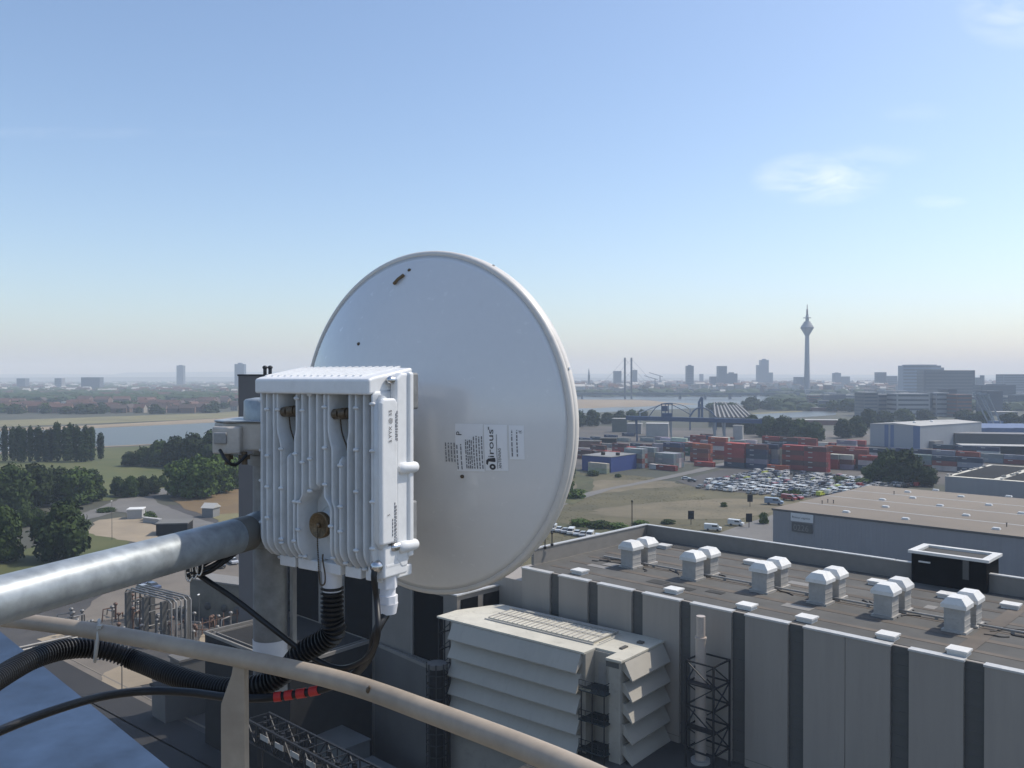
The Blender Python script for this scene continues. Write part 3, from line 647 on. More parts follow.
# third building at the right edge
c3 = G(945, 476, 12); w3 = thing('dark_roof_shed', 'blue grey shed with dark roof bays and pale ridges at the right edge', 'warehouse', (c3.x, c3.y, 0), CROT)
b = MB(); b.box(0, 0, 0, 90, 60, 11.9); b.build('wall', M_wwall, w3)
b = MB(); b.box(0, 0, 11.9, 90, 60, 12.0); b.build('roof', M_cream, w3)
for k in range(5):
    b = MB(); b.box(2 + k * 17, 3, 12.0, 16 + k * 17, 57, 12.12); b.build('roof_bay', M_dwall, w3)
rr = random.Random(8); b = MB()
for k in range(70): x = 17 * rr.randint(0, 5) + rr.uniform(-.7, 1.6); y = rr.uniform(1, 58); b.box(max(.1, x), y, 12, max(.1, x) + rr.uniform(.5, 1.2), y + rr.uniform(.5, 2), 12.3 + rr.random() * .6)
b.build('roof_vent', M_whited, w3)
ALB = .85
# ---------------------------------------------------------------- trees
def leafmat(name, a, c, sc=.35):
    m = mat(name, a, .8, 0, .2, sc, col2=c, detail=6, spec=.15, vary=.28); return m
M_leaf = leafmat('broad_leaves', (.024, .044, .010), (.066, .102, .024))
M_leafl = leafmat('pale_leaves', (.038, .07, .012), (.095, .145, .03))
M_leafd = leafmat('dark_leaves', (.018, .033, .010), (.048, .073, .020))
M_pop = leafmat('poplar_leaves', (.014, .027, .010), (.036, .060, .020))
M_bark = mat('bark', (.06, .048, .036), .9, 0, .25, 3)
def crown_mesh(name, m, lobes, n, leaf, seed, fill=.35):
    """leaf sprays spread through uneven lobes"""
    r = random.Random(seed); vs = []; fs = []
    tot = sum(l[3] * l[4] for l in lobes)
    for (cx, cy, cz, rx, rz) in lobes:
        k = int(n * rx * rz / tot)
        for _ in range(k):
            z = r.uniform(-1, 1); a = r.uniform(0, 2 * math.pi); q = math.sqrt(1 - z * z)
            rad = 1 - fill * r.random() ** 2.2; rad *= 1 + .20 * math.sin(3.1 * a + cx) * math.cos(2.7 * z * 3 + cz) + .1 * math.sin(7 * a + 5 * z)
            if r.random() < .08: rad *= r.uniform(1.04, 1.12)
            d = Vector((q * math.cos(a), q * math.sin(a), z)); p = Vector((cx + d.x * rx * rad, cy + d.y * rx * rad, cz + d.z * rz * rad))
            nrm = (d + Vector((r.gauss(0, .55), r.gauss(0, .55), r.gauss(0, .55) + .25))).normalized()
            u = nrm.orthogonal().normalized(); u = (Matrix.Rotation(r.uniform(0, 6.28), 3, nrm) @ u); w = nrm.cross(u)
            s = leaf * r.uniform(.6, 1.35); o = len(vs)
            vs += [p - u * s - w * s * .55, p + u * s * .2 - w * s * .8, p + u * s + w * s * .3, p - u * s * .1 + w * s * .75]; fs.append((o, o + 1, o + 2, o + 3))
    me = bpy.data.meshes.new(name); me.from_pydata([tuple(v) for v in vs], [], fs); me.materials.append(m); return me
def trunk_mesh(h, r0, crown0, seed, spread):
    b = MB(); r = random.Random(seed); b.tube([(0, 0, -.3), (r.uniform(-.1, .1), 0, crown0 * .6), (r.uniform(-.2, .2), r.uniform(-.2, .2), h * .7)], [r0, r0 * .75, r0 * .2], 8)
    for k in range(7):
        a = r.uniform(0, 6.28); z = crown0 * .7 + k * (h * .55 - crown0 * .7) / 7; b.tube([(0, 0, z), (spread * .35 * math.cos(a), spread * .35 * math.sin(a), z + h * .1), (spread * .75 * math.cos(a), spread * .75 * math.sin(a), z + h * .2)], [r0 * .4, r0 * .25, r0 * .06], 6)
    return b.mesh('trunk', M_bark)
def lobes_for(seed, w, h, n):
    r = random.Random(seed); out = [(0, 0, h * .50, w * .37, h * .42), (0, 0, h * .80, w * .24, h * .19)]
    for k in range(5):
        a = 2 * math.pi * k / 5 + r.uniform(-.4, .4); out.append((w * .27 * math.cos(a), w * .27 * math.sin(a), h * r.uniform(.16, .24), w * r.uniform(.16, .22), h * r.uniform(.13, .17)))
    for k in range(n):
        a = 2 * math.pi * k / n + r.uniform(-.3, .3); q = w * r.uniform(.2, .33); out.append((q * math.cos(a), q * math.sin(a), h * r.uniform(.28, .72), w * r.uniform(.15, .24), h * r.uniform(.13, .21)))
    return out
# unit trees are 10 m tall, 10 m wide; scaled where placed
CR = [(crown_mesh('crown', m, lobes_for(s, 10, 10, 9), 4600, .42, s), trunk_mesh(10, .32, 2.2, s, 4)) for s, m in ((1, M_leaf), (2, M_leafd), (3, M_leafl), (4, M_leaf), (5, M_leafd))]
POP = [(crown_mesh('crown', M_pop, [(0, 0, z, 1.15 * (1 - .06 * abs(z - 5)) + .1 * (s % 2), 1.5) for z in (1.7, 3.2, 4.8, 6.4, 7.7, 8.7)], 1500, .28, s), trunk_mesh(10, .2, 1.0, s, .7)) for s in (11, 12, 13)]
BUSH = [crown_mesh('bush', m, lobes_for(s, 10, 7, 7), 900, .5, s) for s, m in ((21, M_leafl), (22, M_leaf))]
def tree(protos, name, loc, hgt, wid, rz, label, group=None, cat='tree'):
    cme, tme = protos; r = thing(name, label, cat, loc, rz, group)
    for nm, me in (('crown', cme), ('trunk', tme)):
        o = bpy.data.objects.new(nm, me); COL.objects.link(o); o.parent = r
    r.scale = (wid / 10, wid / 10, hgt / 10); return r
tr = random.Random(17)
def tpx(u, vb, hpx, wpx, k, label, name='tree', group=None, protos=None):
    p = G(u, vb); D = p.y
    return tree((protos or CR)[k % len(protos or CR)], name, p, hpx * D / F, wpx * D / F, tr.uniform(0, 6.28), label, group)
# poplar row
for i, (u, h, w) in enumerate(((-22, 33, 9), (-13, 31, 8), (-4, 34, 9), (4, 33, 9), (12, 33, 8.5), (19.5, 34, 9), (24, 34, 8), (30, 34, 9), (39, 36, 10), (45.5, 33, 8), (51, 34, 9), (57, 39, 11), (65, 35, 9), (71, 36, 11), (77, 35, 10), (81, 33, 8), (86, 34, 9), (92, 36, 10), (100, 25, 7))):
    lab = 'tall columnar poplar in the dense dark row before the river' if u != 100 else 'shortest poplar, standing apart at the right end of the poplar row'
    if u == 57: lab = 'tallest poplar in the row, with a peak above its neighbours'
    t_ = tpx(u + tr.uniform(-.8, .8), 461.5 - (2.5 if u == 100 else 0) + tr.uniform(-.8, .8), h * tr.uniform(.93, 1.06), w * tr.uniform(2.9, 4.1), i, lab, 'poplar_tree', 'poplars in the row before the river', POP)
TL = [  # u, base v, height px, width px, crown, label
    (64, 559, 60, 60, 1, 'large round dark tree alone on the lawn above the slanting pipe'), (2, 562, 58, 42, 3, 'dark tree cut by the left edge just above the slanting pipe'), (-30, 575, 60, 50, 1, 'dark tree beyond the left edge by the lawn'),
    (12, 512, 50, 44, 0, 'broad dark tree at the left edge below the poplar row'), (-14, 515, 52, 44, 4, 'dark tree leaving the left edge below the poplars'), (34, 508, 46, 42, 4, 'dark tree between the left edge tree and the white shed roof'), (60, 504, 38, 40, 1, 'dark tree just above the white shed roof'), (78, 504, 38, 40, 0, 'rounded tree right of the white shed roof'), (92, 501, 33, 28, 4, 'smaller dark tree at the right end of the left wood'), (24, 527, 22, 20, 3, 'small light tree left of the large lawn tree'), (36, 522, 15, 16, 0, 'low tree below the white shed roof'),
    (118, 496, 20, 19, 1, 'leftmost small round tree in the short row by the road'), (131, 497, 22, 20, 0, 'second small round tree in the short row by the road'), (143, 496, 21, 17, 4, 'third small round tree in the short row by the road'), (154, 494, 19, 15, 1, 'rightmost small round tree in the short row by the road'), (163, 487, 13, 9, 2, 'tiny tree between the short row and the bright clump'),
    (130, 466, 15, 20, 4, 'low dark tree at the left end of the riverside clump'), (144, 466, 20, 22, 1, 'second dark tree of the riverside clump'), (160, 466, 27, 28, 0, 'third dark tree of the riverside clump'), (176, 467, 32, 32, 4, 'fourth dark tree of the riverside clump'), (194, 468, 36, 34, 1, 'fifth dark tree of the riverside clump, taller than the last'), (214, 470, 42, 36, 0, 'tallest dark tree of the riverside clump beside the clamp'), (236, 474, 44, 36, 1, 'dark riverside tree half behind the mast pole'),
    (182, 496, 38, 36, 2, 'bright green tree at the left of the rounded clump'), (200, 498, 44, 42, 2, 'tallest bright green tree in the middle of the rounded clump'), (219, 493, 42, 36, 2, 'bright green tree at the right of the rounded clump'), (207, 494, 14, 16, 0, 'small dark bush tree at the foot of the bright clump'), (232, 489, 32, 24, 0, 'darker green tree beside the mast pole behind the bright clump'),
    (888, 484, 36, 36, 0, 'large dark tree behind the brown warehouse roof, left one of two'), (905, 485, 37, 38, 1, 'large dark tree behind the brown warehouse roof, right one of two'), (925, 486, 21, 26, 4, 'smaller dark tree right of the two large trees by the warehouse'), (872, 483, 20, 22, 3, 'low dark tree left of the two large trees by the warehouse'),
    (579, 427, 17, 18, 1, 'dark tree nearest the dish edge on the river bank'), (592, 426, 17, 17, 0, 'second dark tree from the dish edge on the river bank'), (607, 424, 12, 16, 4, 'third lower dark tree on the river bank'), (620, 424, 14, 15, 1, 'fourth dark tree on the river bank before the crane beam'), (632, 421, 12, 14, 0, 'dark tree behind the left end of the crane beam'), (642, 420, 11, 12, 1, 'dark tree behind the crane beam near its trolley'),
    (350, 470, 36, 40, 0, 'broad tree hidden behind the radio box'), (390, 455, 30, 34, 1, 'dark tree hidden behind the dish, left'), (430, 448, 26, 30, 4, 'dark tree hidden behind the dish, middle'), (470, 440, 22, 26, 0, 'dark tree hidden behind the dish, right'), (510, 436, 20, 24, 1, 'dark tree hidden behind the dish near its label'), (545, 430, 18, 22, 0, 'dark tree hidden just inside the dish edge'), (330, 500, 34, 34, 1, 'tree hidden behind the lower radio box'),
    (752, 434, 20, 22, 3, 'mid green tree left of the harbour tree belt'), (768, 437, 22, 26, 0, 'second tree of the harbour tree belt'), (784, 439, 24, 28, 1, 'third tree of the harbour tree belt, broad'), (800, 440, 22, 26, 3, 'fourth tree of the harbour tree belt'), (815, 441, 20, 22, 0, 'fifth tree of the harbour tree belt'), (843, 438, 20, 22, 1, 'tree just left of the grey blue hall'), (857, 437, 22, 20, 0, 'tree touching the grey blue hall corner'), (868, 428, 20, 20, 4, 'tree behind the left corner of the grey blue hall'), (884, 424, 14, 22, 1, 'tree showing above the grey blue hall roof, left'), (904, 422, 14, 22, 0, 'tree showing above the grey blue hall roof, middle'), (925, 421, 12, 20, 4, 'tree showing above the grey blue hall roof, right'), (965, 423, 14, 24, 1, 'dark tree right of the grey blue hall'), (982, 424, 14, 22, 0, 'dark tree before the slanted crane legs'), (1010, 428, 16, 26, 4, 'dark tree right of the slanted crane legs'), (1030, 428, 16, 26, 1, 'dark tree at the far right edge of the harbour'),
    (751, 409.5, 13, 20, 1, 'dark round tree by the far harbour basin, left'), (772, 410, 10, 18, 0, 'dark round tree by the far harbour basin, second'), (790, 409, 11, 22, 4, 'dark round tree by the far harbour basin, third'), (848, 412, 14, 22, 1, 'dark tree beyond the basin left of the office block'),
]
for i, (u, vb, hp, wp, k, lab) in enumerate(TL): tpx(u, vb, hp * .97, wp * .95, k, lab)
def bush(u, vb, hpx, wpx, k, lab):
    p = G(u, vb); D = p.y; inst(BUSH[k], 'bush', p, tr.uniform(0, 6.28), lab, 'bush', None, (wpx * D / F / 10, wpx * D / F / 10, hpx * D / F / 7))
for i, (u, vb, hp, wp, k, lab) in enumerate(((566, 491, 16, 18, 0, 'green bush beside the dish edge left of the blue workshop'), (570, 478, 14, 14, 1, 'green bush behind the dish edge by the blue workshop'), (576, 498, 9, 24, 0, 'low bush on the field track beside the dish'), (593, 476, 6, 14, 1, 'dark low bush in front of the beige stack'), (618, 477.5, 4, 8, 1, 'tiny bush right of the beige stack'), (580, 526, 8, 24, 0, 'leafy bush above the hall parapet, left'), (600, 528, 8, 26, 1, 'leafy bush above the hall parapet, middle'), (618, 529, 7, 22, 0, 'leafy bush above the hall parapet, right'), (668, 524, 5, 16, 1, 'low bush behind the far hall parapet'), (640, 525, 5, 20, 0, 'low bush behind the hall parapet corner'), (724, 507, 5, 8, 0, 'small green bush on the dry field'), (840, 483, 7, 26, 1, 'bush along the back of the car yard, left'), (862, 485, 7, 24, 0, 'bush along the back of the car yard, right'), (796, 497, 8, 15, 0, 'green bush among the parked vehicles, right'), (785, 497, 7, 12, 1, 'green bush among the parked vehicles, left'), (88, 500, 13, 34, 0, 'bright green hedge bush below the left wood'), (74, 505, 11, 30, 1, 'green hedge bush left of the bright hedge'), (140, 515, 8, 12, 0, 'small bush beside the white shed by the road'), (150, 520, 9, 14, 1, 'small bush right of the white shed by the road'), (107, 512, 5, 20, 1, 'low bush at the road bend'), (764, 524, 12, 11, 0, 'young green tree bush before the warehouse corner'))):
    bush(u, vb, hp, wp, k, lab)

# ---------------------------------------------------------------- parked vehicles
M_paint = mat('vehicle_paint', (1, 1, 1), .3, 0, .03, 3, objcol=True, coat=.5)
M_tyre = mat('tyre', (.02, .02, .02), .8, 0, .1, 5)
def car_mesh(kind):
    b = MB(); w = .9
    if kind == 'car':
        b.m = 0; b.extr([(-w, -2.2, .35), (-w, -2.2, .85), (-w, -1.0, .98), (-w, 2.15, .95), (-w, 2.2, .4)], (2 * w, 0, 0))
        b.m = 1; lo = [(-.84, -1.05, .965), (.84, -1.05, .965), (.84, 1.95, .96), (-.84, 1.95, .96)]; hi = [(-.68, -.35, 1.44), (.68, -.35, 1.44), (.68, 1.35, 1.44), (-.68, 1.35, 1.44)]
        b.add(lo + hi, [(0, 1, 5, 4), (1, 2, 6, 5), (2, 3, 7, 6), (3, 0, 4, 7)]); b.m = 0; b.box(-.67, -.36, 1.43, .67, 1.36, 1.47)
    else:
        b.m = 0; b.extr([(-w, -2.5, .35), (-w, -2.5, 1.0), (-w, -1.7, 1.15), (-w, -1.1, 1.9), (-w, 2.5, 1.95), (-w, 2.5, .4)], (2 * w, 0, 0))
        b.m = 1; b.extr([(-.8, -1.73, 1.18), (-.8, -1.16, 1.84), (-.8, -1.2, 1.86), (-.8, -1.78, 1.2)], (1.6, 0, 0)); b.box(-w - .01, -1.3, 1.2, w + .01, 0.2, 1.65)
    b.m = 2
    for x in (-w, w - .2):
        for y in (-1.4, 1.4): b.cyl((x - .02, y, .32), (x + .22, y, .32), .32, 10)
    return b.mesh(kind, [M_paint, M_glass, M_tyre])
CARM, VANM = car_mesh('car'), car_mesh('van')
cols = [((.62, .62, .60), 'white', 46), ((.30, .31, .32), 'silver', 20), ((.03, .03, .035), 'black', 12), ((.05, .07, .13), 'dark blue', 7), ((.50, .54, .06), 'yellow green', 6), ((.30, .03, .03), 'red', 3), ((.14, .15, .15), 'grey', 8)]
cr = random.Random(23); O = G(700, 488.5); count = 0
for row in range(13):
    s0 = 0 if row < 3 else -6 - row * .5; s1 = 50 + row * 2.0
    n = int((s1 - s0) / 2.75)
    for k in range(n):
        if cr.random() < .14 or count >= 292: continue
        c = cr.choices(cols, [q[2] for q in cols])[0]; van = cr.random() < .4
        p = O + CE1 * (s0 + k * 2.75 + cr.uniform(-.15, .15)) + CE2 * (row * 6.7 + cr.uniform(-.4, .4)); p.z = .16
        nm = 'van' if van else 'car'
        inst(VANM if van else CARM, 'parked_' + nm, p, CROT + (math.pi if cr.random() < .4 else 0) + cr.uniform(-.02, .02), '%s %s standing in the crowded vehicle yard beyond the dry field' % (c[1], nm), nm, '%s %ss in the vehicle yard' % (c[1], nm), (1.02, 1.02, 1.05), c[0]); count += 1
def veh(u, v, lab, col, kind='car', rz=0.0, sc=1.0, z=.2):
    p = G(u, v); p.z = z; inst(VANM if kind != 'car' else CARM, 'parked_' + kind, p, rz, lab, kind, None, sc, col)
for i, (u, v) in enumerate(((553, 531), (559, 532), (565, 533.2), (571, 534.4), (577, 535.6), (583, 536.8), (590, 538), (597, 539))):
    p = G(u, v); p.z = .2; inst(VANM if i % 3 == 0 else CARM, 'parked_car', p, CROT + .5, 'pale car in the row behind the left hall parapet beside the dish', 'car', 'pale cars in a row behind the hall parapet', None, ((.6, .6, .58), (.5, .52, .54), (.35, .36, .37))[i % 3])
veh(713, 531, 'white delivery van on the side road behind the far parapet', (.6, .6, .58), 'van', 1.2, 1.1); veh(736, 526, 'second white van on the side road, further from the parapet', (.6, .6, .58), 'van', 1.0, 1.05)
veh(774, 505, 'pale blue van at the near corner of the vehicle yard', (.20, .26, .34), 'van', 1.1, 1.4); veh(789, 500.5, 'red truck cab standing before the vehicle yard corner', (.28, .03, .03), 'van', .8, 1.2); veh(797, 499.5, 'red car beside the red truck cab', (.4, .04, .04), 'car', .6, 1.2)
veh(686, 480, 'white car alone at the left end of the vehicle yard', (.6, .6, .58), 'car', 1.2); veh(692, 482, 'dark car at the left end of the vehicle yard beside the white one', (.05, .05, .05), 'car', 1.0); veh(877, 484, 'blue car by the two large trees at the yard end', (.05, .12, .35), 'car', .3, 1.2)
for i, (u, v, c, w) in enumerate(((140, 583, (.10, .13, .24), 'dark blue car at the left of the small group on the concrete apron'), (147, 586, (.22, .26, .36), 'pale blue car in the middle of the small group on the concrete apron'), (153, 589.5, (.06, .08, .14), 'navy car at the right of the small group on the concrete apron'), (144, 592, (.3, .31, .33), 'silver car nearest the pipe plant on the concrete apron'))): veh(u, v, w, c, 'car', .9, 1.0)
for i, (u, v, c, w) in enumerate(((227, 562, (.55, .55, .53), 'white car nearest the mast under the slanting pipe end'), (233, 564, (.5, .5, .5), 'pale car right of the white car under the pipe end'), (220, 568, (.06, .06, .06), 'black car below the white car under the pipe end'), (15, 512, (.5, .5, .5), 'pale car on the track at the far left below the wood'))): veh(u, v, w, c, 'car', .6)

# ---------------------------------------------------------------- shipping containers
M_box = mat('container_paint', (1, 1, 1), .6, 0, .14, .5, objcol=True, big=.25, detail=8, dirt=.35, dirtcol=(.13, .075, .05), dscale=.6)
M_ctop = mat('faded_container_roof', (1.6, 1.5, 1.45), .8, 0, .1, .5, objcol=True, big=.3, dirt=.65, dirtcol=(.36, .34, .31), dscale=.25)
M_cmark = mat('container_placard', (.45, .44, .42), .7, 0, .2, 2)
def container_mesh():
    b = MB(); L, Wd, Hh = 12.2, 2.44, 2.6
    n = 40; vs = []; fs = []
    for side in (0, 1):
        o = len(vs)
        for k in range(n + 1):
            y = (.06 if (k // 1) % 2 else 0) + .04; y = y if side == 0 else Wd - y; x = .12 + (L - .24) * k / n
            vs += [(x, y, .12), (x, y, Hh - .1)]
        fs += [(o + 2 * k, o + 2 * k + 2, o + 2 * k + 3, o + 2 * k + 1) for k in range(n)]
    b.add(vs, fs); b.box(.1, .1, Hh - .12, L - .1, Wd - .1, Hh - .03); b.box(.1, .1, 0.02, L - .1, Wd - .1, .14); b.box(.05, .06, .1, .12, Wd - .06, Hh - .1); b.box(L - .12, .06, .1, L - .05, Wd - .06, Hh - .1)
    for x in (0, L - .14):
        for y in (0, Wd - .14): b.box(x, y, 0, x + .14, y + .14, Hh)
    for y in (0, Wd - .1):
        b.box(.14, y, 0, L - .14, y + .1, .14); b.box(.14, y, Hh - .12, L - .14, y + .1, Hh)
    for x in (0, L - .1): b.box(x, .14, 0, x + .1, Wd - .14, .14); b.box(x, .14, Hh - .12, x + .1, Wd - .14, Hh)
    for y in (.5, .95, 1.45, 1.9): b.cyl((L + .02, y, .15), (L + .02, y, Hh - .15), .025, 5)
    b.m = 1; b.box(.15, .12, Hh - .028, L - .15, Wd - .12, Hh - .004)
    b.m = 2; b.box(L - .045, .3, 1.6, L - .035, .62, 2.2); b.box(2.2, .035, 1.7, 4.6, .045, 2.2)
    return b.mesh('shipping_container', [M_box, M_ctop, M_cmark])
CM = container_mesh(); kr = random.Random(31)
ccol = {'red': (.30, .045, .035), 'rust red': (.21, .06, .04), 'orange': (.38, .10, .04), 'dark blue': (.035, .055, .10), 'grey': (.24, .25, .26), 'beige': (.36, .33, .27), 'brown': (.12, .05, .04), 'green': (.04, .11, .06), 'white': (.52, .52, .5)}
NC = [0]
def stack(p, n, pal, where, rot=CROT, level0=0, sc=1.0):
    for k in range(n):
        if NC[0] >= 298: return
        c = kr.choice(pal); q = Vector((p.x, p.y, .2 + (k + level0) * 2.62)); cc = tuple(v * kr.uniform(.85, 1.12) for v in ccol[c])
        inst(CM, 'shipping_container', q, rot, '%s shipping container %s' % (c, where), 'container', '%s containers %s' % (c, where), sc, cc); NC[0] += 1
RED = ['red', 'red', 'red', 'rust red', 'rust red', 'brown', 'brown', 'dark blue', 'grey', 'orange', 'white']
MIX = ['grey', 'beige', 'dark blue', 'rust red', 'brown', 'red', 'dark blue', 'white']
BLU = ['dark blue', 'dark blue', 'grey', 'brown', 'grey', 'white', 'rust red', 'dark blue', 'dark blue']
def block(u, v, ne1, ne2, hs, pal, where, gap=13.0):
    o = G(u, v)
    for j in range(ne2):
        for i in range(ne1):
            h = hs[(i + j) % len(hs)]
            if h: stack(o + CE1 * (i * gap) + CE2 * (j * 2.62), h, pal, where)
block(655, 467.2, 1, 4, [3], ['grey', 'grey', 'grey', 'grey', 'white', 'grey'], 'in the pale block right of the blue workshop')
block(624, 467.2, 1, 2, [4], ['grey', 'rust red', 'grey'], 'in the tall block behind the blue workshop'); block(636, 465.5, 1, 2, [4], ['beige', 'grey', 'beige'], 'in the tall block behind the blue workshop')
block(588, 472.5, 1, 1, [2], ['beige'], 'stacked two high against the blue workshop')
block(649, 469, 1, 1, [1], ['white'], 'lying alone before the pale block'); block(656, 469.8, 1, 1, [1], ['red'], 'lying alone right of the white one')
block(694, 466, 1, 1, [1], ['red'], 'lying alone beside the yard road')
block(663, 460, 1, 2, [4, 4], ['brown', 'dark blue', 'brown'], 'in the dark block behind the pale block')
block(690, 461.5, 1, 2, [3, 4], ['red', 'red', 'orange', 'brown'], 'in the red stacks left of the yard road')
block(708, 458.5, 1, 3, [5, 5, 4], ['red', 'orange', 'red', 'white'], 'in the red stacks left of the yard road')
block(655, 448, 3, 1, [2, 3, 2], MIX, 'in the far rows under the crane beam'); block(690, 446, 3, 1, [3, 3, 2], RED, 'in the far rows under the crane beam')
block(575, 458, 2, 1, [2, 2], MIX, 'near the dish edge behind the workshop')
for (u, v, h) in ((578, 441, 1), (590, 440, 1), (604, 438, 1), (616, 441, 1), (640, 441, 1), (655, 440, 1), (684, 440, 1), (700, 437, 1), (622, 436, 1)): stack(G(u, v), h, ['brown', 'dark blue', 'rust red', 'grey'], 'lying on the open ground under the crane beam')
W5 = 'scattered in low stacks between the dish edge and the crane'
for (u, v, h) in ((577, 452, 1), (590, 453, 2), (603, 455, 1), (612, 451, 2), (626, 455, 2), (640, 452, 2), (652, 456, 3), (668, 453, 2), (682, 455, 3), (600, 447, 1), (630, 447, 1), (660, 445, 2), (676, 449, 2), (700, 452, 3), (712, 449, 3), (728, 452, 3), (740, 447, 2), (718, 444, 2)): stack(G(u, v), h, ['rust red', 'brown', 'red', 'dark blue', 'grey', 'grey', 'red', 'green', 'white'], W5)
W1 = 'in the front stacks behind the vehicle yard'
block(724, 466.5, 1, 3, [5], ['red', 'brown', 'red', 'rust red', 'dark blue'], W1)
block(746, 468, 1, 2, [5, 4], ['brown', 'dark blue', 'dark blue', 'grey'], W1)
block(757, 467.5, 1, 2, [5, 4], ['dark blue', 'brown', 'grey'], W1)
block(782, 469.2, 2, 2, [5], ['red', 'red', 'brown', 'red'], W1, 12.4)
block(767, 469.7, 1, 1, [1], ['orange'], 'single before the front stacks, short orange red one'); block(816, 468, 1, 1, [3], ['grey', 'red', 'red'], W1)
block(830, 468.5, 1, 2, [3, 2], ['red', 'white', 'brown', 'grey'], W1); block(845, 468, 1, 2, [4, 3], RED, W1); block(858, 470, 1, 2, [3, 2], ['dark blue', 'white', 'red'], W1)
W2 = 'in the long middle rows of the harbour yard'
for j, (u, v) in enumerate(((745, 458), (762, 452), (776, 447.5))):
    o = G(u, v)
    for i in range(8 - j):
        h = kr.choice((2, 3, 4, 4)) - (1 if j == 2 else 0)
        stack(o + CE1 * (i * 12.6), h, RED, W2)
W3 = 'in the dark rows right of the warehouse trees'
for (u, v, n, hh) in ((927, 470, 3, 3), (905, 462, 4, 3), (950, 458, 3, 3), (975, 462, 4, 2), (985, 452, 4, 2), (1000, 470, 2, 2)):
    o = G(u, v)
    for i in range(n): stack(o + CE1 * (i * 12.5 - 10), hh, BLU, W3)
# blue workshop
bw0 = G(611, 472.7); bwl = G(582, 470.3); dv = (bw0 - bwl); dv.z = 0; bl = dv.length; bwr = math.atan2(dv.y, dv.x)
bw = thing('blue_workshop', 'bright blue flat roofed workshop among containers beside the dish', 'workshop', (bwl.x, bwl.y, 0), bwr)
wd = 26.0; hb = 8.0
M_blue = mat('blue_sheet', (.025, .05, .20), .55, 0, .08, .5, big=.1, stretch=(1, 1, .2))
b = MB(); b.box(0, 0, 0, bl, wd, hb); b.build('wall', M_blue, bw)
b = MB(); b.box(-.2, -.2, hb, bl + .2, wd + .2, hb + .25); b.build('roof', mat('grey_roof', (.26, .26, .25), .8, 0, .15, .3, big=.2), bw)
for x, y in ((bl * .45, 6), (bl * .85, 9)):
    b = MB(); b.box(x, y, hb + .25, x + 1.6, y + 1.6, hb + 1.7); b.build('roof_unit', M_dwall, bw)
b = MB()
for k in range(3): b.box(bl - 8 + k * 2.4, -.06, 3.6, bl - 6.6 + k * 2.4, -.004, 5)
b.build('window_pane', M_glass, bw)

# ---------------------------------------------------------------- gantry crane and harbour machines
M_cblue = mat('crane_blue', (.045, .085, .17), .5, 0, .08, 1); M_cgrey = mat('crane_grey', (.30, .33, .36), .5, 0, .08, 1)
g0 = G(636, 441.5); gD = g0.y
gc = thing('gantry_crane', 'long blue beamed gantry crane spanning the container rows', 'gantry crane', (g0.x, g0.y, 0)); off = (g0.x, g0.y, 0)
ba, bb_ = A(627, 418, gD), A(762, 421.5, gD - 20); bh = 3.2
b = MB(off); b.beam(ba, bb_, 2.2, bh); b.build('beam', M_cblue, gc)
b = MB(off); b.beam(ba + Vector((0, 7, 0)), bb_ + Vector((0, 7, 0)), 2.0, bh * .9); b.build('beam', M_cblue, gc)
dd = bb_ - ba
for f in (.075, .335, .66, .73):
    p = ba + dd * f
    for y in (0, 7):
        b = MB(off); b.beam((p.x + (1.5 if y else 0), p.y + y, 0), (p.x, p.y + y, p.z - bh / 2), .9 if f < .5 else 1.1); b.build('leg', M_cblue if f < .2 else M_cgrey, gc)
b = MB(off); p = ba + dd * .305
b.box(p.x - 3.5, p.y + 1, p.z + 1.6, p.x + 3.5, p.y + 6, p.z + 4.5)
for x in (-4, -1.2, 1.2, 4): b.beam((p.x + x, p.y + 2, p.z + 1.6), (p.x + x, p.y + 2, p.z + 11.5), .55)
b.beam((p.x - 4.5, p.y + 2, p.z + 11.5), (p.x + 4.5, p.y + 2, p.z + 11.5), .8); b.box(p.x - 4, p.y + 1, p.z + 6, p.x + .5, p.y + 4, p.z + 10); b.build('trolley', M_cblue, gc)
b = MB(off); b.tube(spline([p + Vector((-14, 2, 1.5)), p + Vector((-8, 2, 9)), p + Vector((0, 2, 12)), p + Vector((8, 2, 9)), p + Vector((18, 2, 3.5))], 8), .3, 6); b.build('cable_arch', M_cblue, gc)
def archthing(pix, D, r, lab, m=M_cgrey):
    P = [A(u, v, D) for u, v in pix]; base = (P[0].x, P[0].y, 0); b = MB(base); b.tube(spline(P, 8), r, 6)
    for p in (P[0], P[-1]): b.beam((p.x, p.y, 0), p, r * 2.2)
    b2 = [p + Vector((0, 3, 0)) for p in P]; b.tube(spline(b2, 8), r, 6)
    for k in range(len(P)): b.beam(P[k], b2[k], r)
    tag(place(b.build('conveyor_arch', m), base), lab, 'conveyor')
archthing([(690, 417), (695, 410), (702, 407.5), (710, 411), (716, 417)], 800, .5, 'low dark conveyor arch behind the crane beam', M_cblue)
archthing([(640, 413), (655, 407), (668, 403), (682, 405), (690, 409)], 900, .5, 'long pale conveyor arch behind the crane trolley')
archthing([(699, 403), (701, 399), (702, 397.5)], 950, 1.0, 'short dark loading mast behind the crane beam', M_cblue)
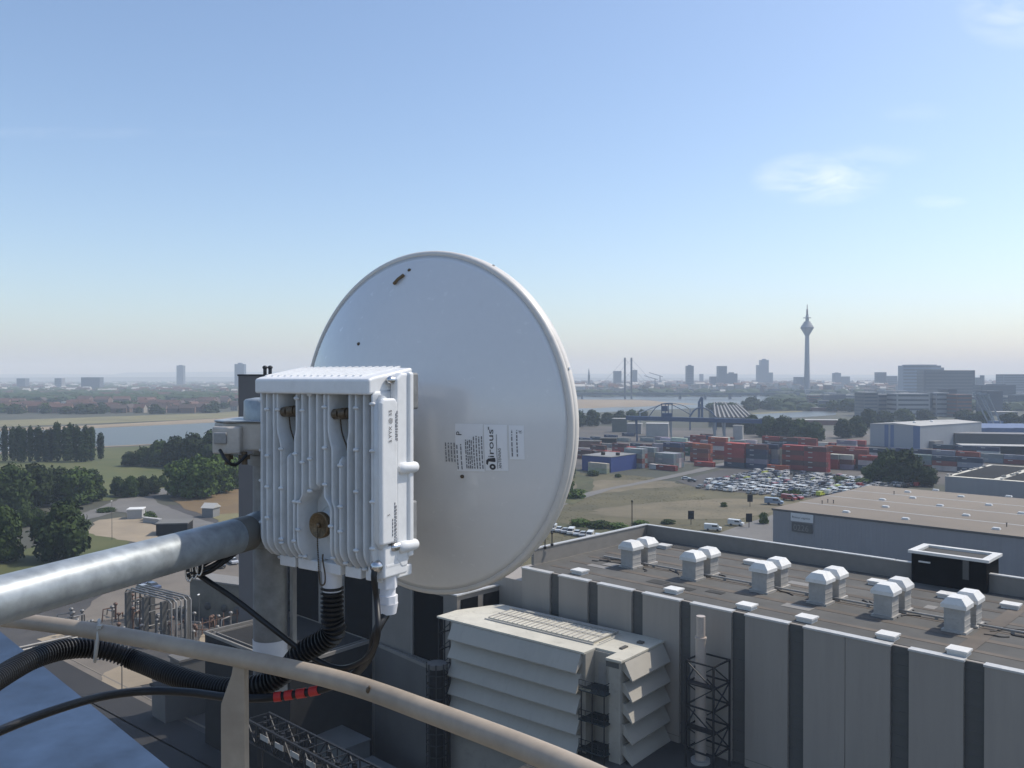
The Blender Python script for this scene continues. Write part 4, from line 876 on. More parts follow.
# shed with fanned pale roof strips
zf = 9.0; Q = [G(714, 418, zf), G(756, 418.5, zf), G(738, 403, zf), G(713, 402, zf)]; c = sum(Q, Vector()) / 4; c.z = 0
sh = thing('striped_shed', 'long shed with pale fanned roof strips behind the crane beam', 'shed', c); b = MB(c); b.prism([(p.x, p.y) for p in Q], 0, zf); b.build('wall', M_dwall, sh)
b = MB(c)
for k in range(9):
    t0 = k / 9 + .02; t1 = t0 + .042
    a0, a1, c1, c0 = Q[0].lerp(Q[1], t0), Q[0].lerp(Q[1], t1), Q[3].lerp(Q[2], t1), Q[3].lerp(Q[2], t0); b.prism([(p.x, p.y) for p in (a0, a1, c1, c0)], zf + .05, zf + 1.0)
b.build('roof_strip', M_parap, sh)
def boxb(name, lab, u0, u1, vb, hgt, depth, wallm, roofm, rot=0.0, cat='building', pitched=0.0, bands=0, bandm=None, posts=0):
    """building whose front foot runs from u0 to u1 at photo height vb"""
    p = G(u0, vb); q = G(u1, vb); w = (q - p).length
    t = thing(name, lab, cat, (p.x, p.y, 0), rot); b = MB(); b.box(0, 0, 0, w, depth, hgt); b.build('wall', wallm, t); b = MB()
    if pitched: b.extr([(-.4, -.4, hgt), (-.4, depth / 2, hgt + pitched), (-.4, depth + .4, hgt)], (w + .8, 0, 0))
    else: b.box(-.25, -.25, hgt, w + .25, depth + .25, hgt + .35)
    b.build('roof', roofm, t)
    if bands:
        b = MB(); fl = hgt / bands
        for k in range(bands):
            b.box(.6, -.09, fl * k + fl * .38, w - .6, -.004, fl * k + fl * .8); b.box(-.09, .6, fl * k + fl * .38, -.004, depth - .6, fl * k + fl * .8); b.box(w + .004, .6, fl * k + fl * .38, w + .09, depth - .6, fl * k + fl * .8)
        b.build('window_band', bandm or M_glass, t)
        b = MB(); n = max(3, int(w / 5))
        for k in range(n + 1): b.box(w * k / n - .2, -.16, 0, w * k / n + .2, -.1, hgt)
        b.build('pilaster', wallm, t)
    return t
M_pale = mat('pale_render', (.42, .41, .39), .8, 0, .08, .2); M_mid = mat('mid_grey_wall', (.22, .22, .22), .8, 0, .1, .2); M_roofp = mat('pale_roof', (.50, .49, .46), .8, 0, .1, .1, big=.1); M_brick = mat('brick_wall', (.20, .11, .085), .85, 0, .12, .4)
boxb('silo_house', 'white works building behind the crane legs', 646, 668, 437, 11, 14, M_pale, M_roofp, -.2)
boxb('flat_shed', 'green grey flat roofed shed left of the crane', 612, 627, 432, 12, 10, mat('green_grey_wall', (.13, .14, .12), .8, 0, .1, .3), M_roofp, -.3)
boxb('flat_shed', 'pale shed just right of the green grey shed', 627, 641, 434, 9, 10, M_mid, M_roofp, -.3)
boxb('low_store', 'long dark store near the dish edge before the river trees', 575, 600, 447, 4, 12, M_brick, M_groof, -.2)
boxb('low_store', 'dark store right of the long one before the river trees', 600, 616, 444, 4, 10, M_dwall, M_groof, -.2)
boxb('harbour_office', 'small white tower office among the red stacks', 733, 742, 443, 13, 8, M_pale, M_roofp, -.4)
boxb('low_store', 'low pale shed beyond the harbour basin', 812, 842, 411, 5, 20, M_brick, M_roofp, 0)
boxb('low_store', 'low red brick store before the harbour basin', 798, 840, 425, 5, 16, M_brick, M_roofp, -.1)
# grey blue hall
hb0 = G(870, 445.5); hb1 = G(920, 449); hv = hb1 - hb0; hl = hv.length; hr = math.atan2(hv.y, hv.x)
bh_ = thing('harbour_hall', 'large grey harbour hall with blue corner stripes and pale roof', 'hall', (hb0.x, hb0.y, 0), hr)
M_hg = mat('pale_blue_cladding', (.34, .36, .385), .6, 0, .05, .3, stretch=(1, 1, .1)); M_hb = mat('blue_stripe_cladding', (.10, .16, .30), .6, 0, .05, .3)
b = MB(); b.box(0, 0, 0, hl, 88, 16); b.build('wall', M_hg, bh_)
b = MB(); b.extr([(-.3, -.3, 16), (hl / 2, -.3, 17.2), (hl + .3, -.3, 16)], (0, 88.6, 0)); b.build('roof', M_roofp, bh_)
for x0, x1 in ((.30, .38), (.42, .49), (.87, 1.0)):
    b = MB(); b.box(hl * x0, -.1, 0, hl * x1, -.004, 15.9); b.build('blue_stripe', M_hb, bh_)
b = MB(); b.box(hl + .004, 12, 0, hl + 4, 24, 5); b.build('side_porch', M_mid, bh_)
for k in range(2):
    b = MB(); b.ell((hl * .6, 20 + k * 24, 17.2), 1.2, 1.2, 1.0); b.build('roof_cowl', M_white, bh_)
# low blue halls, long dark sheds and the slanted legs of a dockside crane at the right
boxb('long_shed', 'long dark shed with pale roof lights right of the grey hall', 955, 1100, 446, 9, 18, M_cladd, M_mid, -.25)
boxb('long_shed', 'second long dark shed in front of the first', 962, 1100, 455, 6, 14, M_dwall, M_roofp, -.25)
for i, (u0, u1) in enumerate(((966, 984), (986, 1010), (1012, 1034))): boxb('blue_hall', 'low blue gabled hall, %s beneath the slanted crane' % ('leftmost' if i == 0 else 'middle' if i == 1 else 'rightmost'), u0, u1, 436, 7, 30, M_hb, M_hb, -.3, 'hall', 3.0)
kb = G(991, 431); kr_ = thing('dock_crane', 'pale blue dock crane with long slanted legs at the right', 'crane', (kb.x, kb.y, 0)); off = (kb.x, kb.y, 0); D = kb.y
for (u0, v0, u1, v1) in ((978, 393, 994, 424), (988, 395, 1001, 424)):
    for dy in (0, 9):
        b = MB(off); b.beam(A(u0, v0, D) + Vector((0, dy, 0)), A(u1, v1, D) + Vector((0, dy, 0)), 1.0); b.build('leg', M_cgrey, kr_)
b = MB(off); p = A(998, 426, D); b.box(p.x - 9, p.y - 3, 0, p.x + 7, p.y + 11, p.z + 1.0); b.build('base', M_cgrey, kr_)
b = MB(off); b.box(p.x - 5, p.y, p.z + 1, p.x + 5, p.y + 8, p.z + 4.5); b.build('cab', M_hb, kr_)
p = A(979, 393, D); q = A(989, 395, D); b = MB(off); b.beam(p, q, 1.4); b.beam(p + Vector((0, 9, 0)), q + Vector((0, 9, 0)), 1.4); b.build('top_beam', M_cgrey, kr_)
# posts and boards beside the tracks
for i, (u, v, w) in enumerate(((750, 507, 'dark square board on a post at the field edge'), (691, 525, 'dark board on a post behind the far parapet, left one'), (749, 528, 'dark board on a post behind the far parapet, right one'))):
    p = G(u, v); o = thing('post_board', w, 'sign', p); b = MB(); b.cyl((0, 0, 0), (0, 0, 3.2), .12, 8); b.build('post', M_bstl, o)
    b = MB(); b.box(-1.0, -.15, 2.0, 1.0, .15, 4.8); b.build('board', M_dwall, o)
# ---------------------------------------------------------------- left compound: sheds, pipe plant, lamp posts
boxb('white_shed', 'white shed roof half hidden in the left wood', 40, 56, 505, 3.0, 14, M_pale, mat('white_sheet_roof', (.55, .56, .58), .6, 0, .05, .3), -.5, 'shed', 2.2)
boxb('small_kiosk', 'small pale stone kiosk with a pyramid roof on the parched field', 202, 214, 517.5, 3.4, 4.5, M_mid, M_roofp, -.2, 'kiosk', 1.6)
boxb('gate_house', 'small white gate house beside the road bend', 127, 141, 519.5, 3.2, 5, M_pale, M_white, .2, 'gate house')
boxb('dark_store', 'flat roofed dark store hidden behind the slanting pipe', 156, 186, 536, 3.6, 8, M_dwall, mat('grey_flat_roof', (.17, .165, .15), .85, 0, .15, .3), .15, 'store')
boxb('garden_wall', 'low pale wall beside the road bend', 143, 166, 522.5, 1.5, 1, M_pale, M_roofp, -.5, 'wall')
sp0 = G(190, 615); sw = thing('yard_wall', 'stained beige yard wall block below the cable bundle', 'wall', (sp0.x, sp0.y, 0), R(-25)); b = MB(); b.box(0, 0, 0, 17, 5, 7.5); b.build('wall', mat('stained_wall', (.24, .22, .17), .85, 0, .25, .35, big=.35), sw)
b = MB(); b.box(-.2, -.2, 7.5, 17.2, 5.2, 7.8); b.build('coping', M_parap, sw)
for x in (5, 9.5, 13):
    b = MB(); b.lathe([(.0001, -.25), (.8, -.25), (.8, -.004)], (x, 0, 2.5), 'y', 16); b.build('fan_grille', M_cladd, sw)
pr_ = random.Random(41); M_pipe = mat('plant_pipe', (.24, .23, .215), .45, .4, .15, .8); M_rust = mat('rusty_pipe', (.17, .10, .07), .7, .2, .25, 1)
pp = G(152, 628); po = thing('pipe_plant', 'cluster of pale pipes, columns and valves in the yard below the slanting pipe', 'pipe plant', (pp.x, pp.y, 0), CROT - R(82))
for (x, y) in ((0, 0), (5, 0), (0, 6), (5, 6), (0, 12), (5, 12)):
    b = MB(); b.beam((x, y, 0), (x, y, 8.2), 1.0, .7); b.build('column', M_cladd, po)
b = MB()
for z in (6.2, 8.0):
    for y in (0, 6, 12): b.beam((-.5, y, z), (5.5, y, z), .3)
b.build('cross_beam', M_cladd, po)
for k in range(5):
    b = MB(); x = .6 + k * 1.0; b.tube([(x, -1.5, 3.0), (x, -1.5, 8.0), (x, -1.0, 8.5), (x, 13, 8.5), (x, 14, 8.0), (x, 14, .4)], .19 if k % 2 else .14, 8); b.build('pipe_run', M_pipe, po)
for k in range(3):
    b = MB(); b.tube([(6 + k * .9, -2, .7 + .4 * k), (26, -2 - k * .8, .7 + .4 * k)], .28, 8); b.build('pipe_run', M_pipe, po)
for k in range(62):
    x = pr_.uniform(-9, 15); y = pr_.uniform(-14, 15); hgt = pr_.uniform(1.0, 5.0); b = MB(); m = M_pipe if pr_.random() < .6 else M_rust
    b.cyl((x, y, 0), (x, y, hgt), pr_.uniform(.07, .24), 8)
    if pr_.random() < .7: a = pr_.uniform(0, 6.28); b.tube([(x, y, hgt * .8), (x + 2.5 * math.cos(a), y + 2.5 * math.sin(a), hgt * .8), (x + 2.7 * math.cos(a), y + 2.7 * math.sin(a), .2)], .14, 7)
    b.ell((x, y, hgt), .45, .45, .35, 8, 5); b.build('valve_stack', m, po)
for k in range(4):
    x = -14 + k * 4.3; b = MB(); b.cyl((x, -2, 1.3), (x + 3.2, -2, 1.3), .7, 12); b.box(x + .4, -2.5, 0, x + .8, -1.5, .8); b.box(x + 2.4, -2.5, 0, x + 2.8, -1.5, .8); b.build('vessel', M_pipe, po)
b = MB()
for k in range(9): b.beam((-16 + k * 1.6, 12, 0), (-16 + k * 1.6, 12, 3.2), .16); b.beam((-16 + k * 1.6, 12, 2.2), (-14.4 + k * 1.6, 12, 2.2), .12)
b.build('pipe_rack', M_rust, po)
for u, v, hh, w in ((199, 642, 9, 'thin lamp post standing right of the pipe plant'), (112, 540, 12, 'thin lamp post on the sandy yard by the lawn'), (122, 691, 9, 'thin lamp post below the railing on the shaded ground')):
    p = G(u, v); o = thing('lamp_post', w, 'lamp post', p); b = MB(); b.cyl((0, 0, 0), (0, 0, hh), .09, 8, .05); b.build('post', M_cladd, o); b = MB(); b.ell((0, -.2, hh), .2, .5, .12); b.build('lamp_head', M_white, o)
boxb('grey_store', 'low grey store below the railing left of the post', 152, 182, 716, 4.5, 7, M_gwall, M_droof, CROT, 'store')
boxb('plant_cabin', 'small dark plant cabin under the railing left of the pole', 170, 192, 675, 3.0, 5, M_cladd, M_gwall, CROT, 'cabin')
ALB = .8
# ---------------------------------------------------------------- far city
M_tow = mat('tower_concrete_pale', (.22, .235, .26), .8, 0, .06, .02); M_towd = mat('tower_concrete_dark', (.085, .10, .125), .7, 0, .06, .02); M_bluec = mat('blue_glass_wall', (.04, .07, .12), .4, 0, .1, .02)
M_wb = mat('window_strip', (.07, .08, .095), .4, 0, .1, .05); M_red = mat('red_tiles', (.13, .068, .052), .85, 0, .2, .1); M_redd = mat('brown_tiles', (.085, .06, .052), .85, 0, .2, .1)
# television tower
D = 2250; tb = Vector((A(807, 377, D).x, D, 0)); tvt = thing('television_tower', 'slender television tower with a flared pod and needle mast on the skyline', 'tower', tb)
b = MB(); b.lathe([(10, 0), (8.2, 20), (7.0, 60), (6.0, 110), (5.2, 160)], seg=24); b.build('shaft', M_tow, tvt)
b = MB(); b.lathe([(4.7, 157), (6, 160), (10, 167), (15.5, 177), (17, 178.5), (17, 181), (15.5, 182), (14.5, 186), (12, 187), (11.5, 191), (9, 192), (8.5, 196), (5, 197)], seg=32); b.build('pod', M_tow, tvt)
b = MB(); b.lathe([(15.75, 178.7), (17.15, 179), (17.15, 180.6), (15.75, 181)], seg=32); b.build('window_ring', M_wb, tvt)
b = MB(); b.lathe([(4.6, 197), (4.2, 205), (10.5, 205.3), (10.5, 206.6), (4.0, 207), (3.4, 214)], seg=24); b.build('upper_deck', M_tow, tvt)
b = MB(); b.lathe([(2.6, 214), (2.3, 228), (1.2, 228.5), (.9, 240.5), (.01, 242)], seg=12); b.build('mast', M_red, tvt)
def block_tower(u0, u1, vt, D, lab, m, depth=None, bands=12, name='tower_block', cap=0, pitch=0):
    x0, x1 = A(u0, 377, D).x, A(u1, 377, D).x; hgt = A(0, vt, D).z; w = x1 - x0; dp = depth or min(w, 30)
    t = thing(name, lab, 'tower block' if hgt > 40 else 'building', (x0, D, 0)); b = MB(); b.box(0, 0, 0, w, dp, hgt)
    b.build('wall', m, t); b = MB(); fl = hgt / bands
    for k in range(bands):
        b.box(w * .04, -.25, fl * (k + .35), w * .96, -.02, fl * (k + .75)); b.box(-.25, dp * .05, fl * (k + .35), -.02, dp * .95, fl * (k + .75))
    b.build('window_band', M_wb, t)
    if cap: b = MB(); b.box(w * .3, dp * .2, hgt, w * .7, dp * .8, hgt + cap); b.build('roof_plant', m, t)
    if pitch: b = MB(); b.lathe([(w * .5, hgt), (w * .25, hgt + pitch * .6), (.1, hgt + pitch)], (w / 2, dp / 2, 0), seg=8); b.build('spire', m, t)
    return t
SK = [
 (176.5, 183, 365.5, 4200, 'narrow dark tower block on the skyline left of the mast', M_towd, 14, 3), (234.5, 244, 364, 3600, 'rounded slim tower block directly left of the mast pole top', M_bluec, 14, 5),
 (81, 99.5, 377.3, 3000, 'long dark slab block on the far left skyline', M_towd, 7, 0), (16.5, 25, 378.3, 3300, 'small grey block leftmost on the skyline', M_towd, 6, 0), (54.5, 61.5, 378.2, 3200, 'small grey block with a pale end left of the dark slab', M_tow, 6, 0),
 (614, 621.5, 371, 3200, 'grey tower block directly left of the bridge pylons', M_towd, 12, 0), (633, 637.3, 370, 3300, 'narrow tower block directly right of the bridge pylons', M_towd, 12, 0),
 (686.8, 693.8, 365.8, 2700, 'pale pointed tower block alone between bridge and television tower', M_tow, 16, 3), (718.5, 727, 366, 2900, 'square dark tower block with a lower wing', M_towd, 12, 0), (727, 737.5, 373.5, 2920, 'lower wing right of the square dark tower', M_towd, 8, 4), (711, 718.5, 376.5, 2940, 'lowest wing left of the square dark tower', M_towd, 6, 0),
 (757, 761, 365, 3600, 'left step of the stepped glass tower', M_bluec, 12, 0), (761, 768.8, 360, 3600, 'tall middle of the stepped glass tower', M_bluec, 16, 5), (768.8, 773, 372.5, 3600, 'right step of the stepped glass tower', M_bluec, 10, 0),
 (796.5, 806, 377, 2700, 'square office block at the foot of the television tower', M_towd, 8, 0), (834.5, 841, 373, 3300, 'brown tower block right of the television tower', M_towd, 10, 2), (842, 850, 376.5, 3350, 'lower brown block beside the brown tower', M_towd, 8, 0),
 (878, 886.5, 372.2, 2600, 'reddish tower block left of the curved glass building', M_towd, 10, 0), (887, 897.5, 376, 2650, 'lower grey block right of the reddish tower', M_tow, 8, 0),
 (924, 975, 370.3, 1700, 'large dark glass office block on the right skyline', mat('dark_glass_wall', (.025, .035, .045), .35, 0, .1, .02), 10, 0), (941, 944, 367.5, 2150, 'narrow stair shaft beside the pale blue office building', M_tow, 8, 0),
 (976, 981, 377.5, 2300, 'small tower right of the dark glass block', M_towd, 8, 0), (981.5, 984.5, 375.3, 2300, 'thin chimney like block right of the dark glass block', M_towd, 8, 0), (1003, 1030, 374.2, 2000, 'grey tower block at the right picture edge', M_tow, 10, 0), (982, 1016, 385, 1500, 'dark low office block below the right skyline', M_towd, 6, 0), (993, 1006, 384, 1520, 'roof storey behind the dark low office block', M_towd, 6, 0),
 (700, 703.5, 374, 4200, 'far slim block right of the pale pointed tower', M_towd, 8, 0), (588, 590, 375, 3000, 'church tower block near the dish edge', M_towd, 6, 0), (1016, 1030, 395, 1300, 'low office slab at the right edge', M_towd, 5, 0),
]
for (u0, u1, vt, D, lab, m, nb, cap) in SK:
    block_tower(u0, u1, vt, D, lab, m, None, nb, cap=cap, pitch=25 if 'church' in lab else 0)
D = 2100; xa, xb = A(903.5, 377, D).x, A(941, 377, D).x; wv = xb - xa; hh = A(0, 365.5, D).z
t = thing('office_tower', 'broad pale blue office building with a curved front and flat top', 'office building', (xa, D, 0)); arc = [(wv * (k / 12), -14 * math.sin(math.pi * k / 12)) for k in range(13)] + [(wv, 30), (0, 30)]
b = MB(); b.prism(arc, 0, hh); b.build('wall', mat('pale_blue_glass', (.15, .21, .29), .4, 0, .06, .02), t)
b = MB(); b.prism([(wv / 2 + (x - wv / 2) * .8, y * .8 + 3) for x, y in arc], hh, hh + 2.2); b.build('roof', M_tow, t)
for k in range(10):
    b = MB(); z = hh * (k + .4) / 10; b.prism([(x, y - .25) for x, y in arc[:13]] + [(wv, .5), (0, .5)], z, z + hh * .045); b.build('window_band', M_wb, t)
# offices with white bands
M_ow = mat('white_office_wall', (.40, .40, .40), .7, 0, .06, .1); M_og = mat('grey_office_wall', (.20, .205, .21), .7, 0, .06, .1)
for (u0, u1, vt, D, lab, m, nb) in ((864, 878, 392.5, 1090, 'grey office block at the left end of the harbour offices', M_og, 7), (878, 897, 394.5, 1110, 'grey office wing with a pale flat roof', M_og, 5), (897, 930, 393.5, 1080, 'long white banded office block in the harbour', M_ow, 5), (930, 936.5, 392.3, 1095, 'plain concrete stair core between the banded offices', M_tow, 1), (936.5, 949, 392.5, 1085, 'short white banded office block right of the stair core', M_ow, 5), (949, 957, 389, 1150, 'dark office tower right of the banded offices', M_towd, 7), (957, 972, 394.5, 1060, 'brown office block with pale roof beside the slanted crane', M_brick, 6), (988, 1003, 391, 1150, 'dark square office behind the slanted crane legs', M_towd, 6)):
    block_tower(u0, u1, vt, D, lab, m, 30, nb, 'office_block')
boxb('low_store', 'pale roofed low store at the right below the dark office', 998, 1018, 416, 5, 20, M_mid, M_roofp, 0)
# two pylon bridge
D = 1940; pb_ = Vector((A(627, 377, D).x, D, 0)); br = thing('pylon_bridge', 'long low bridge with two tall slim pylons over the river', 'bridge', pb_); dz = 10.5
x0, x1 = A(520, 377, D).x, A(790, 377, D + 60).x
b = MB(pb_); b.box(x0, D - 8, dz - 1, x1, D + 8, dz + 3.2); b.build('deck', mat('bridge_blue', (.05, .07, .10), .6, 0, .05, .02), br)
b = MB(pb_); b.box(x0, D - 8.3, dz + 3.2, x1, D - 7.9, dz + 4.2); b.build('parapet', M_tow, br)
for u in (624.3, 630.8):
    x = A(u, 377, D).x; b = MB(pb_); b.box(x - 1.9, D - 11, 0, x + 1.9, D - 8.4, A(0, 357.8, D).z); b.build('pylon', M_towd, br)
    for s in (-1, 1):
        for k in (0,):
            b = MB(pb_); b.tube([(x, D - 9.5, A(0, 359, D).z), (x + s * 70, D - 9.5, dz + 3.5)], .22, 5); b.build('stay_cable', M_tow, br)
            b = MB(pb_); b.tube([(x, D - 9.5, A(0, 371, D).z), (x + s * 42, D - 9.5, dz + 3.5)], .22, 5); b.build('stay_cable', M_tow, br)
for u in (545, 582, 680, 705, 730, 755):
    x = A(u, 377, D).x; b = MB(pb_); b.box(x - 2, D - 6, 0, x + 2, D + 6, dz); b.build('pier', M_towd, br)
for u, v, D, lab in ((660, 376, 2500, 'tower crane on the skyline right of the pylons'), (655, 379, 2550, 'lower tower crane beside the taller one')):
    p = A(u, v, D); o = thing('tower_crane', lab, 'tower crane', (p.x, D, 0)); b = MB(); b.beam((0, 0, 0), (0, 0, p.z), 2.2); b.build('mast', M_towd, o)
    b = MB(); b.beam((8, 0, p.z - 2), (-32, 0, p.z + 10), 1.6); b.build('jib', M_towd, o)
# ---------------------------------------------------------------- houses across the river
def house_mesh(m, rm, w, d, h, rh):
    b = MB(); b.m = 0; b.extr([(-w / 2, -d / 2, 0), (-w / 2, d / 2, 0), (-w / 2, d / 2, h), (-w / 2, 0, h + rh), (-w / 2, -d / 2, h)], (w, 0, 0)); b.m = 1
    for s in (-1, 1): b.extr([(-w / 2 - .4, s * (d / 2 + .5), h - .3), (-w / 2 - .4, 0, h + rh + .12), (-w / 2 - .4, 0, h + rh + .4), (-w / 2 - .4, s * (d / 2 + .5), h)], (w + .8, 0, 0))
    b.box(w * .2, -.4, h + rh * .4, w * .2 + .8, .4, h + rh + 1.1); b.m = 2
    for k in range(int(w / 3)):
        for z in (1.0, 3.6): b.box(-w / 2 + 1 + k * 3, -d / 2 - .08, z, -w / 2 + 2.1 + k * 3, -d / 2 - .01, z + 1.3); b.box(-w / 2 + 1 + k * 3, d / 2 + .01, z, -w / 2 + 2.1 + k * 3, d / 2 + .08, z + 1.3)
    return b.mesh('house', [m, rm, M_wb])
M_hwall = mat('house_render', (.33, .30, .26), .85, 0, .1, .1); M_hbr = mat('house_brick', (.19, .12, .09), .85, 0, .15, .2)
HM = [(house_mesh(M_hwall, M_red, 13, 9, 5.6, 4.2), 'pale gabled house with a red roof'), (house_mesh(M_hbr, M_redd, 18, 9.5, 6, 4.5), 'brick terrace house with a brown roof'), (house_mesh(M_hwall, M_redd, 11, 10, 5.6, 5), 'pale gabled house with a brown roof'), (house_mesh(M_hbr, M_red, 26, 10, 7.5, 4.2), 'long brick house with a red roof')]
fr_ = random.Random(77); placed = []
def side_of_river(u, D): return D > 50 * F / (fbank(u) - 377)
def fbank(u): return 421 - 8 * (u / 230.0) if u > 0 else 421
n = 0
while n < 250:
    D = 1180 * (1 + 1.3 * fr_.random() ** 1.7); u = fr_.uniform(-40, 250)
    if D < 50 * F / (fbank(u) - 377 - 1.0): continue
    p = Vector(((u - 512) / F * D, D, 0))
    if any((p - q).length < 17 for q in placed): continue
    placed.append(p); k = fr_.choice((0, 1, 1, 2, 3, 3)); me, lb = HM[k]
    inst(me, 'house', p, fr_.choice((0, .25, 1.5, -.3, .1)) + fr_.uniform(-.1, .1), lb + ' in the town across the river', 'house', lb + 's across the river', fr_.uniform(.9, 1.25)); n += 1
for i, (u, vb, w, hgt) in enumerate(((68, 407, 14, 9), (158, 392, 9, 16), (110, 396, 10, 8), (205, 397, 6, 9), (170, 396, 9, 10), (130, 398, 16, 7), (196, 399, 8, 8), (20, 408, 12, 8), (105, 404, 10, 9), (184, 405, 12, 7))):
    boxb('white_block', 'bright flat roofed block in the town across the river', u - w / 2, u + w / 2, vb, hgt, 14, mat('bright_render', (.62, .6, .56), .7, 0, .05, .1) if i == 0 else bpy.data.materials['bright_render'], M_roofp, fr_.uniform(-.2, .2))['group'] = 'bright blocks across the river'
# trees of that town, and of the right bank
SMALL = [crown_mesh('crown', m, lobes_for(s, 10, 10, 7), 420, .95, s) for s, m in ((31, M_leaf), (32, M_leafd), (33, M_leafd))]
def smalltree(p, hh, ww, lab, grp): inst(fr_.choice(SMALL), 'tree', p, fr_.uniform(0, 6.28), lab, 'tree', grp, (ww / 10, ww / 10, hh / 10))
n = 0
while n < 185:
    D = 1150 * (1 + 1.2 * fr_.random() ** 1.6); u = fr_.uniform(-40, 250)
    if D < 50 * F / (fbank(u) - 377 - .6): continue
    p = Vector(((u - 512) / F * D, D, 0)); hh = fr_.uniform(8, 15); smalltree(p, hh, hh * fr_.uniform(1.1, 2.1), 'dark round tree among the houses across the river', 'trees among the houses across the river'); n += 1
# far mass of town and woodland beyond (too many to count)
def mass(name, m, n, D0, D1, u0, u1, kind, seed, hmin, hmax):
    r = random.Random(seed); b = MB(); 
    for _ in range(n):
        D = D0 + (D1 - D0) * r.random() ** 1.4; u = r.uniform(u0, u1); x = (u - 512) / F * D; hh = r.uniform(hmin, hmax)
        if kind == 'tree':
            w = hh * r.uniform(.7, 2.2)
            vs = []; k = 7
            for q in range(k): a = 2 * math.pi * q / k; rr = w * r.uniform(.75, 1.15); vs.append((x + rr * math.cos(a), D + rr * math.sin(a) * .8, hh * r.uniform(.05, .25)))
            for q in range(k): a = 2 * math.pi * (q + .5) / k; rr = w * r.uniform(.5, .85); vs.append((x + rr * math.cos(a), D + rr * math.sin(a) * .8, hh * r.uniform(.65, .9)))
            vs.append((x + w * r.uniform(-.2, .2), D, hh))
            fs = [(q, (q + 1) % k, k + q) for q in range(k)] + [((q + 1) % k, k + (q + 1) % k, k + q) for q in range(k)] + [(k + q, k + (q + 1) % k, 2 * k) for q in range(k)]
            b.add(vs, fs)
        else:
            w, dd = r.uniform(9, 32), r.uniform(9, 18); t = r.uniform(-.4, .4); b.T = Matrix.Translation((x, D, 0)) @ Matrix.Rotation(t, 4, 'Z'); b.m = r.choice((0, 0, 1, 2)); b.box(-w / 2, -dd / 2, 0, w / 2, dd / 2, hh)
            b.m = r.choice((3, 4, 5)); 
            if r.random() < .6: b.extr([(-w / 2, -dd / 2 - .3, hh + .01), (-w / 2, 0, hh + dd * .35), (-w / 2, dd / 2 + .3, hh + .01)], (w, 0, 0))
            else: b.box(-w / 2 - .1, -dd / 2 - .1, hh + .01, w / 2 + .1, dd / 2 + .1, hh + .6)
            b.T = None
    o = b.build(name, m); o['kind'] = 'stuff'; return o
HMAT = [M_hwall, M_pale, M_hbr, M_red, M_redd, M_roofp]
mass('distant_town', HMAT, 1100, 2400, 6500, -60, 300, 'town', 1, 6, 15)
mass('distant_woodland', M_leafd, 3800, 1650, 8000, -80, 320, 'tree', 2, 8, 17)
mass('distant_town', HMAT, 2100, 2250, 6000, 520, 1060, 'town', 3, 8, 30)
mass('distant_woodland', M_leafd, 1500, 2150, 7500, 500, 1080, 'tree', 4, 10, 22)
mass('distant_woodland', M_leafd, 260, 1260, 2100, 770, 1060, 'tree', 5, 8, 15)
# mid rise blocks and belts of trees on the far bank at the right
n = 0
while n < 110:
    D = fr_.uniform(1320, 2300); u = fr_.uniform(690, 1040)
    if D < 2080 and u < 850 - 0: 
        if D > 1560 or u < 770: continue
    p = G(u, 377 + 50 * F / D); w, dd, hh = fr_.uniform(14, 38), fr_.uniform(12, 20), fr_.uniform(8, 20)
    if n < 3 or 'MRM' not in globals(): MRM = []
    if len(MRM) < 6:
        b = MB(); b.m = 0; b.box(-.5, -.5, 0, .5, .5, 1); b.m = 1
        for k in range(4): b.box(-.47, -.506, .12 + k * .22, .47, -.501, .24 + k * .22); b.box(-.506, -.46, .12 + k * .22, -.501, .46, .24 + k * .22)
        b.m = 2; b.box(-.51, -.51, 1, .51, .51, 1.03); MRM.append((b.mesh('city_block', [(M_pale, M_mid, M_brick, M_ow, M_towd, M_og)[len(MRM)], M_wb, M_roofp if len(MRM) % 2 else M_mid]), ('pale', 'grey', 'brick', 'white', 'dark', 'blue grey')[len(MRM)]))
    k = fr_.randrange(len(MRM)); me, nm = MRM[k]
    inst(me, 'city_block', p, fr_.uniform(-.5, .5), '%s mid rise block on the far side of the harbour' % nm, 'city block', '%s mid rise blocks beyond the harbour' % nm, (w, dd, hh)); n += 1
n = 0
while n < 60:
    u = fr_.uniform(690, 1040); D = fr_.uniform(1200, 2200)
    if D > 1500 and u < 850: continue
    p = G(u, 377 + 50 * F / D); hh = fr_.uniform(9, 17); smalltree(p, hh, hh * fr_.uniform(1, 1.8), 'dark round tree between the blocks beyond the harbour', 'trees between the blocks beyond the harbour'); n += 1
for i, (u0, u1, vb) in enumerate(((788, 800, 396), (860, 868, 391.5), (706, 724, 394.5), (936, 950, 389))):
    boxb('white_block', 'bright flat roofed block beyond the harbour', u0, u1, vb, 7, 16, bpy.data.materials['bright_render'], M_roofp, 0)['group'] = 'bright blocks beyond the harbour'
ALB = 1.0
